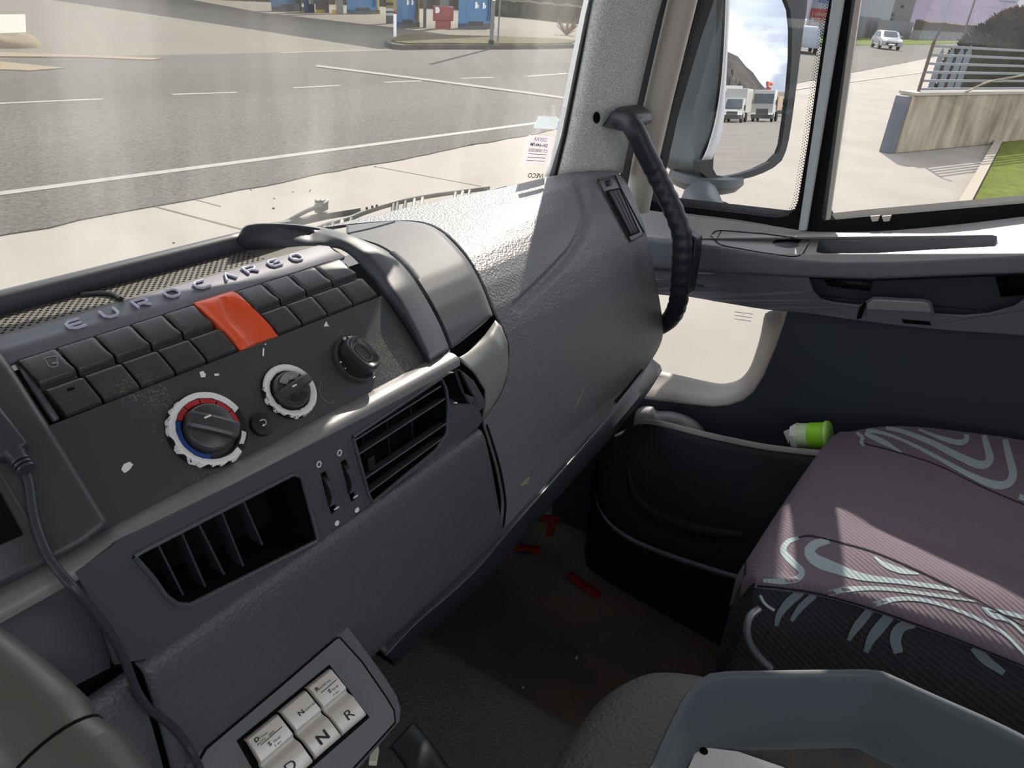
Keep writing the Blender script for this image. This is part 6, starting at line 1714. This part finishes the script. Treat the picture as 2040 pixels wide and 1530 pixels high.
ro_ = [(1468, -480), (1462, -200), (1449, 0), (1443, 150), (1436, 240), (1420, 290), (1400, 312), (1390, 330), (1398, 350), (1420, 358), (1450, 360), (1500, 350), (1545, 328), (1562, 300), (1572, 250), (1584, 160), (1596, 60), (1604, 0), (1610, -200), (1600, -480)]
part('rim', slab([c2(ro_ + [ro_[0]], 90)[:-1], mg], lambda x, y: MP(x, y, .006), -mn * .03), HOUD, mir, smooth=False)
part('white_edge', grid([[MP(x, y, .008) for x, y in c2([(1446, -190), (1443, 0), (1436, 140), (1424, 230), (1408, 290), (1396, 318)], 40)], [MP(x, y, .008) for x, y in c2([(1455, -190), (1449, 0), (1443, 130), (1438, 230), (1428, 280), (1414, 316)], 40)]]), BODYW, mir, solid=-.004)
# rounded shell behind the glass
rl_ = c2(ro_ + [ro_[0]], 90)[:-1]; base = [MP(x, y, -.02) for x, y in rl_]; cm = sum(base, Vector()) / len(base)
back = -mn * .17 + Vector((-.06, .03, 0))
rows = [base] + [[p + (cm - p) * k + back * t for p in base] for k, t in ((.0, .35), (.05, .7), (.16, .92), (.4, 1.02), (1.0, 1.05))]
part('shell', grid(rows, True), HOU, mir, angle=70)
fa_ = c2([(1402, -60), (1384, 30), (1362, 120), (1338, 220), (1322, 290), (1332, 335), (1350, 352)], 30)
fb_ = c2([(1446, -60), (1440, 60), (1430, 170), (1416, 260), (1396, 310), (1392, 340), (1400, 356)], 30)
part('inner_cheek', grid([[PX(x, y, 1.60) for x, y in fa_], [PX((x + u) / 2, (y + v) / 2, 1.575) for (x, y), (u, v) in zip(fa_, fb_)], [MP(x, y, -.004) for x, y in fb_]]), HOU, mir, angle=80, solid=-.004)
fd = PX(1404, 366, 1.60)
part('foot_disc', lathe(fd + Vector((0, 0, .03)), (0, 0, -1), [(.01, 0), (.078, .004), (.082, .02), (.07, .035), (.03, .05), (0, .052)], 36), HOU, mir)
part('bracket', tube([fd + Vector((0, 0, -.02)), PX(1395, 400, 1.5), PX(1405, 430, 1.40), PX(1430, 450, 1.33)], [.035, .04, .04, .04], 14), HOU, mir)
part('bracket_knuckle', lathe(PX(1432, 404, 1.50), (0, 0, -1), [(.02, 0), (.034, .008), (.034, .05), (0, .055)], 24), HOUD, mir)
# ---------------- what stands behind the truck (seen in the mirror)
def RG(x, y, z=GZ):
    """ground point seen in the mirror at a picture point"""
    p = MP(x, y); d = p.normalized(); r = d - mn * 2 * d.dot(mn); return p + r * ((z - p.z) / r.z)
def RDIR(x, y):
    p = MP(x, y); d = p.normalized(); return p, d - mn * 2 * d.dot(mn)
GAIN = .5
TW = mat('truck white paint', S(226, 226, 224), .35, .5); TGL = mat('truck window glass', S(78, 92, 104), .1, .6); TGR = mat('truck grey trim', S(96, 98, 100), .6)
def truck(pl, pr, hcab, label, box_h=None, nose=False, crane=False, turn=0):
    """pl, pr = mirror picture points of the two front corners on the ground"""
    a, b = RG(*pl), RG(*pr); c = (a + b) / 2
    o_ = MP((pl[0] + pr[0]) / 2, pl[1]); fw = (o_ - c); fw.z = 0; fw.normalize(); fw = Matrix.Rotation(math.radians(turn), 3, 'Z') @ fw
    side = Vector((-fw.y, fw.x, 0)); W = 2.15 if nose else 2.45; side = side if side.dot(b - a) > 0 else -side
    if fw.dot(-c) < 0: fw = -fw
    P = lambda x, y, z: c + side * x * W / 2 + fw * y + Vector((0, 0, z))
    t = thing('parked_truck', label, 'truck', c)
    bx = lambda x0, x1, y0, y1, z0, z1: prism([P(x0, y0, z0), P(x1, y0, z0), P(x1, y1, z0), P(x0, y1, z0)], (0, 0, z1 - z0))
    if nose:
        prof = [(.0, .5), (.05, 1.0), (-.2, 1.15), (-.7, 1.3), (-1.3, hcab), (-2.6, hcab), (-2.6, .5)]
    else: prof = [(.0, .55), (.03, 1.3), (-.1, hcab), (-2.0, hcab), (-2.0, .55)]
    g = prism([P(-.9, y, z) for y, z in prof], side * W * .9); part('cab', g, TW, t, bevel=.05)
    if nose: part('windscreen', prism([P(-.78, -.68, 1.38), P(.78, -.68, 1.38), P(.7, -1.22, hcab - .12), P(-.7, -1.22, hcab - .12)], fw * .05 + Vector((0, 0, .04))), TGL, t)
    else: part('windscreen', prism([P(-.84, .02, hcab * .58), P(.84, .02, hcab * .58), P(.84, -.06, hcab * .88), P(-.84, -.06, hcab * .88)], fw * .04), TGL, t)
    part('bumper', bx(-.92, .92, -.3, .1, .35, .8), TGR, t, bevel=.04); part('grille', bx(-.5, .5, -.1, .07, .85, 1.1 if nose else 1.35), TGR, t)
    for s in (-1, 1):
        part('headlight', box(P(s * .72, .08, .85), side * W * .09, fw * .05, (0, 0, .09)), PRINT, t)
        part('door_mirror', box(P(s * 1.06, -.5, hcab * .62), side * .09, fw * .08, (0, 0, .25)), TGR, t)
        for y in (-.9, -4.2):
            part('wheel', lathe(P(s * .80, y, .48), side * s, [(.3, -.15), (.48, -.12), (.48, .12), (.3, .16), (0, .14)], 20), RUB, t)
    part('chassis', bx(-.5, .5, -6, -.5, .55, .85), TGR, t)
    if box_h: part('cargo_box', bx(-1.0, 1.0, -6.5, -1.9 if nose else -2.2, .95, box_h), TW, t, bevel=.04)
    if crane:
        part('tipper_body', bx(-.98, 1.0, -6.5, -2.3, 1.2, 2.6), mat('tipper tan', S(206, 178, 150), .7), t)
        cr = mat('crane red', S(222, 120, 100), .6)
        part('crane_base', bx(-.2, .25, -2.6, -2.2, 2.6, 3.5), cr, t); part('crane_arm', tube([P(.0, -2.3, 3.5), P(-.15, -2.4, 4.0), P(.1, -3.6, 3.9)], .18, 8), cr, t)
    return t
truck((1438, 244), (1474, 245), 2.35, 'white box van parked left of the crane truck in the mirror', box_h=3.3, nose=True, turn=8)
truck((1499, 243), (1532, 243), 3.25, 'white truck with red crane in the middle of the mirror', crane=True, turn=8)
truck((1545, 232), (1562, 232), 2.9, 'white van at the right edge of the mirror view', box_h=2.9)
p = RG(1452, 233); q = RG(1482, 233); dv = (q - p); up_ = Vector((0, 0, 1))
far = lambda k: p * k
solo('white_warehouse', prism([RG(1440, 229), RG(1472, 229), RG(1472, 229) * 1.06, RG(1440, 229) * 1.06], (0, 0, 4.4)), mat('shed white', S(214, 216, 218), .7), 'white shed behind the box van in the mirror', 'building')
bp_ = RG(1436, 238), RG(1452, 239)
solo('blue_kiosk', prism([bp_[0], bp_[1], bp_[1] + Vector((0, -3, 0)), bp_[0] + Vector((0, -3, 0))], (0, 0, 3.1)), mat('kiosk blue', S(90, 130, 180), .6), 'blue and white kiosk at the left edge of the mirror view', 'kiosk')
w0, w1 = RG(1430, 224), RG(1620, 222)
solo('factory_wall', prism([w0, w1, w1 + Vector((0, -20, 0)), w0 + Vector((0, -20, 0))], (0, 0, 4.2)), mat('factory tan', S(150, 146, 130), .8, var=(.05, .4, .6), col2=S(164, 146, 120)), 'long tan factory hall behind the trucks in the mirror', 'building')
sky = []
for x, y in ((1380, 60), (1420, 88), (1452, 104), (1470, 112), (1486, 132), (1500, 144), (1512, 162), (1524, 176), (1545, 184), (1640, 196)):
    o_, r_ = RDIR(x, y); r_ = r_ / math.hypot(r_.x, r_.y); sky.append(o_ + r_ * 800)
RIDG = mat('rocky ridge', S(122, 116, 112), 1, 0, var=(.02, .35, .65), col2=S(84, 84, 90))
ridge3('rocky_mountain', sky, RIDG, 'rocky grey mountain ridge reflected in the mirror', 21)
# ---------------- wiper in front of the windscreen
GAIN = .6
wip = thing('wiper', 'pale windscreen wiper blade with dark arm lying along the glass base', 'wiper', PY(640, 440, .73))
wpy = lambda x, y, yy=.76: PY(x, y, yy)
WGR = mat('wiper sunlit grey', S(206, 204, 194), .5); WDK = mat('wiper arm grey', S(92, 98, 92), .5)
top_ = [(632, 456), (665, 444), (700, 434), (724, 424), (760, 412), (800, 401), (850, 391), (890, 385), (930, 380), (975, 374)]
tp3 = cat([wpy(x, y, np.interp(x, [630, 800, 1000], [.775, .75, .69])) for x, y in top_], 60)
part('blade_spine', tube(tp3, .0042, 8, flatn=((0, 1, 0), .6)), WGR, wip)
lowp = [(632, 461), (700, 447), (760, 434), (820, 420), (880, 404), (940, 390), (1008, 372)]
lp3 = cat([wpy(x, y, np.interp(x, [630, 800, 1000], [.755, .73, .675])) for x, y in lowp], 60)
part('rubber_blade', tube(lp3, .0022, 6), WDK, wip)
for x in (648, 664, 682, 700, 784, 792, 808, 826, 842, 908, 922, 936):
    yt_ = np.interp(x, [a for a, b in top_], [b for a, b in top_]); yl = np.interp(x, [a for a, b in lowp], [b for a, b in lowp])
    yy = float(np.interp(x, [630, 800, 1000], [.775, .75, .69])); yy2 = float(np.interp(x, [630, 800, 1000], [.755, .73, .675]))
    part('bridge', tube([wpy(x, yt_, yy), wpy(x - 3, yl, yy2)], .0028, 6), WGR if x % 4 else WDK, wip)
arm = cat([wpy(540, 452, .80), wpy(600, 441, .79), wpy(650, 430, .78), wpy(716, 419, .77)], 30)
part('arm', tube(arm, .0058, 8, flatn=((0, 1, 0), .7)), WDK, wip)
part('hose', tube(cat([wpy(560, 448, .80), wpy(600, 426, .79), wpy(622, 416, .785), wpy(640, 412, .78)], 20), .0030, 8), WDK, wip)
part('joint', box(wpy(640, 412, .785), (.009, 0, .002), (0, .006, 0), (0, 0, .0065)), WDK, wip, bevel=.002)
for k in range(3): part('joint_nut', lathe(wpy(632 + k * 9, 404, .785), (0, 0, 1), [(.0035, 0), (.0035, .004), (0, .005)], 10), WDK, wip)
for x, y in ((730, 415), (741, 412), (750, 410)): part('rivet_hole', lathe(wpy(x, y, .74), (0, -1, 0), [(.0022, 0), (.0022, .001), (0, .001)], 12), BLACK, wip)
# ---------------- stickers on the windscreen
GAIN = 1.1
PLAS = glass('clear pouch plastic', (.95, .96, .97, 1), .10, gloss=.10, streak=(60, 60, 30))
pch = thing('permit_pouch', 'clear plastic pouch holding a pinkish permit on the windscreen', 'pouch', hit(WB, 1068, 330, .004))
pq = [(1083, 205), (1130, 214), (1098, 330), (1038, 325), (1056, 270)]
part('pouch_film', drape_poly(WB, pq, .0015), PLAS, pch, smooth=False, fix=False)
PINK = sheer('permit pink paper', S(226, 212, 217))
sq = [(1051, 268), (1103, 272), (1088, 327), (1040, 323)]
prm = part('permit_sheet', drape_poly(WB, sq, .0025), PINK, pch, smooth=False, fix=False, label='pinkish inspection sheet read from outside')
o = hit(WB, 1072, 288, .003); xd = hit(WB, 1052, 286, .003) - o; yd = hit(WB, 1077, 270, .003) - o; yd -= xd.normalized() * yd.dot(xd.normalized())
TXB = mat('pale blue print', S(110, 160, 206), .6); TXG = mat('grey print', S(120, 112, 122), .6)
def on_glass(s, x, y, size, m, parent, bold=0.0, off=.0032):
    o_ = hit(WB, x, y, off); part('lettering', text_geom(s, size, o_, xd, yd, bold=bold, sx=1.1), m, parent, smooth=False, fix=False)
on_glass('DEKRA', 1074, 277, .0085, TXB, prm); on_glass('DH-644-FM', 1071, 288, .0072, TXG, prm, .0002); on_glass('CT 2008/2023', 1069, 299, .0066, TXG, prm, .0001)
for yy in (306, 313, 319): part('fine_line', drape_strip(WB, [(1050 - (yy - 306) * .3, yy - 1), (1086 - (yy - 306) * .3, yy + 1)], 1.2, .0032, 6), TXG, prm, fix=False)
FOIL = sheer('shiny foil film', S(214, 222, 224), .5)
part('foil_flap', drape_poly(WB, [(1070, 230), (1108, 232), (1112, 245), (1104, 257), (1060, 254)], .003), FOIL, pch, smooth=False, fix=False)
o = hit(WB, 1066, 352, .001)
INKK = mat('black glass print', S(24, 22, 20), .5)
mk = thing('glass_marking', 'black maker lettering printed low on the windscreen, read from outside', 'lettering', o)
part('lettering', text_geom('IVECO', .0100, hit(WB, 1066, 350, .001), xd, yd, bold=.00015, sx=1.25), INKK, mk, smooth=False, fix=False)
tag_ = drape_poly(WB, [(-30, 28), (48, 27), (50, 63), (-30, 66)], .002)
if tag_.v:
    solo('mesh_patch', tag_, glass('pale mesh film', (.86, .93, .88, 1), .4), 'pale translucent mesh patch stuck on the windscreen at the left', 'sticker', smooth=False, fix=False)
GAIN = 1.75
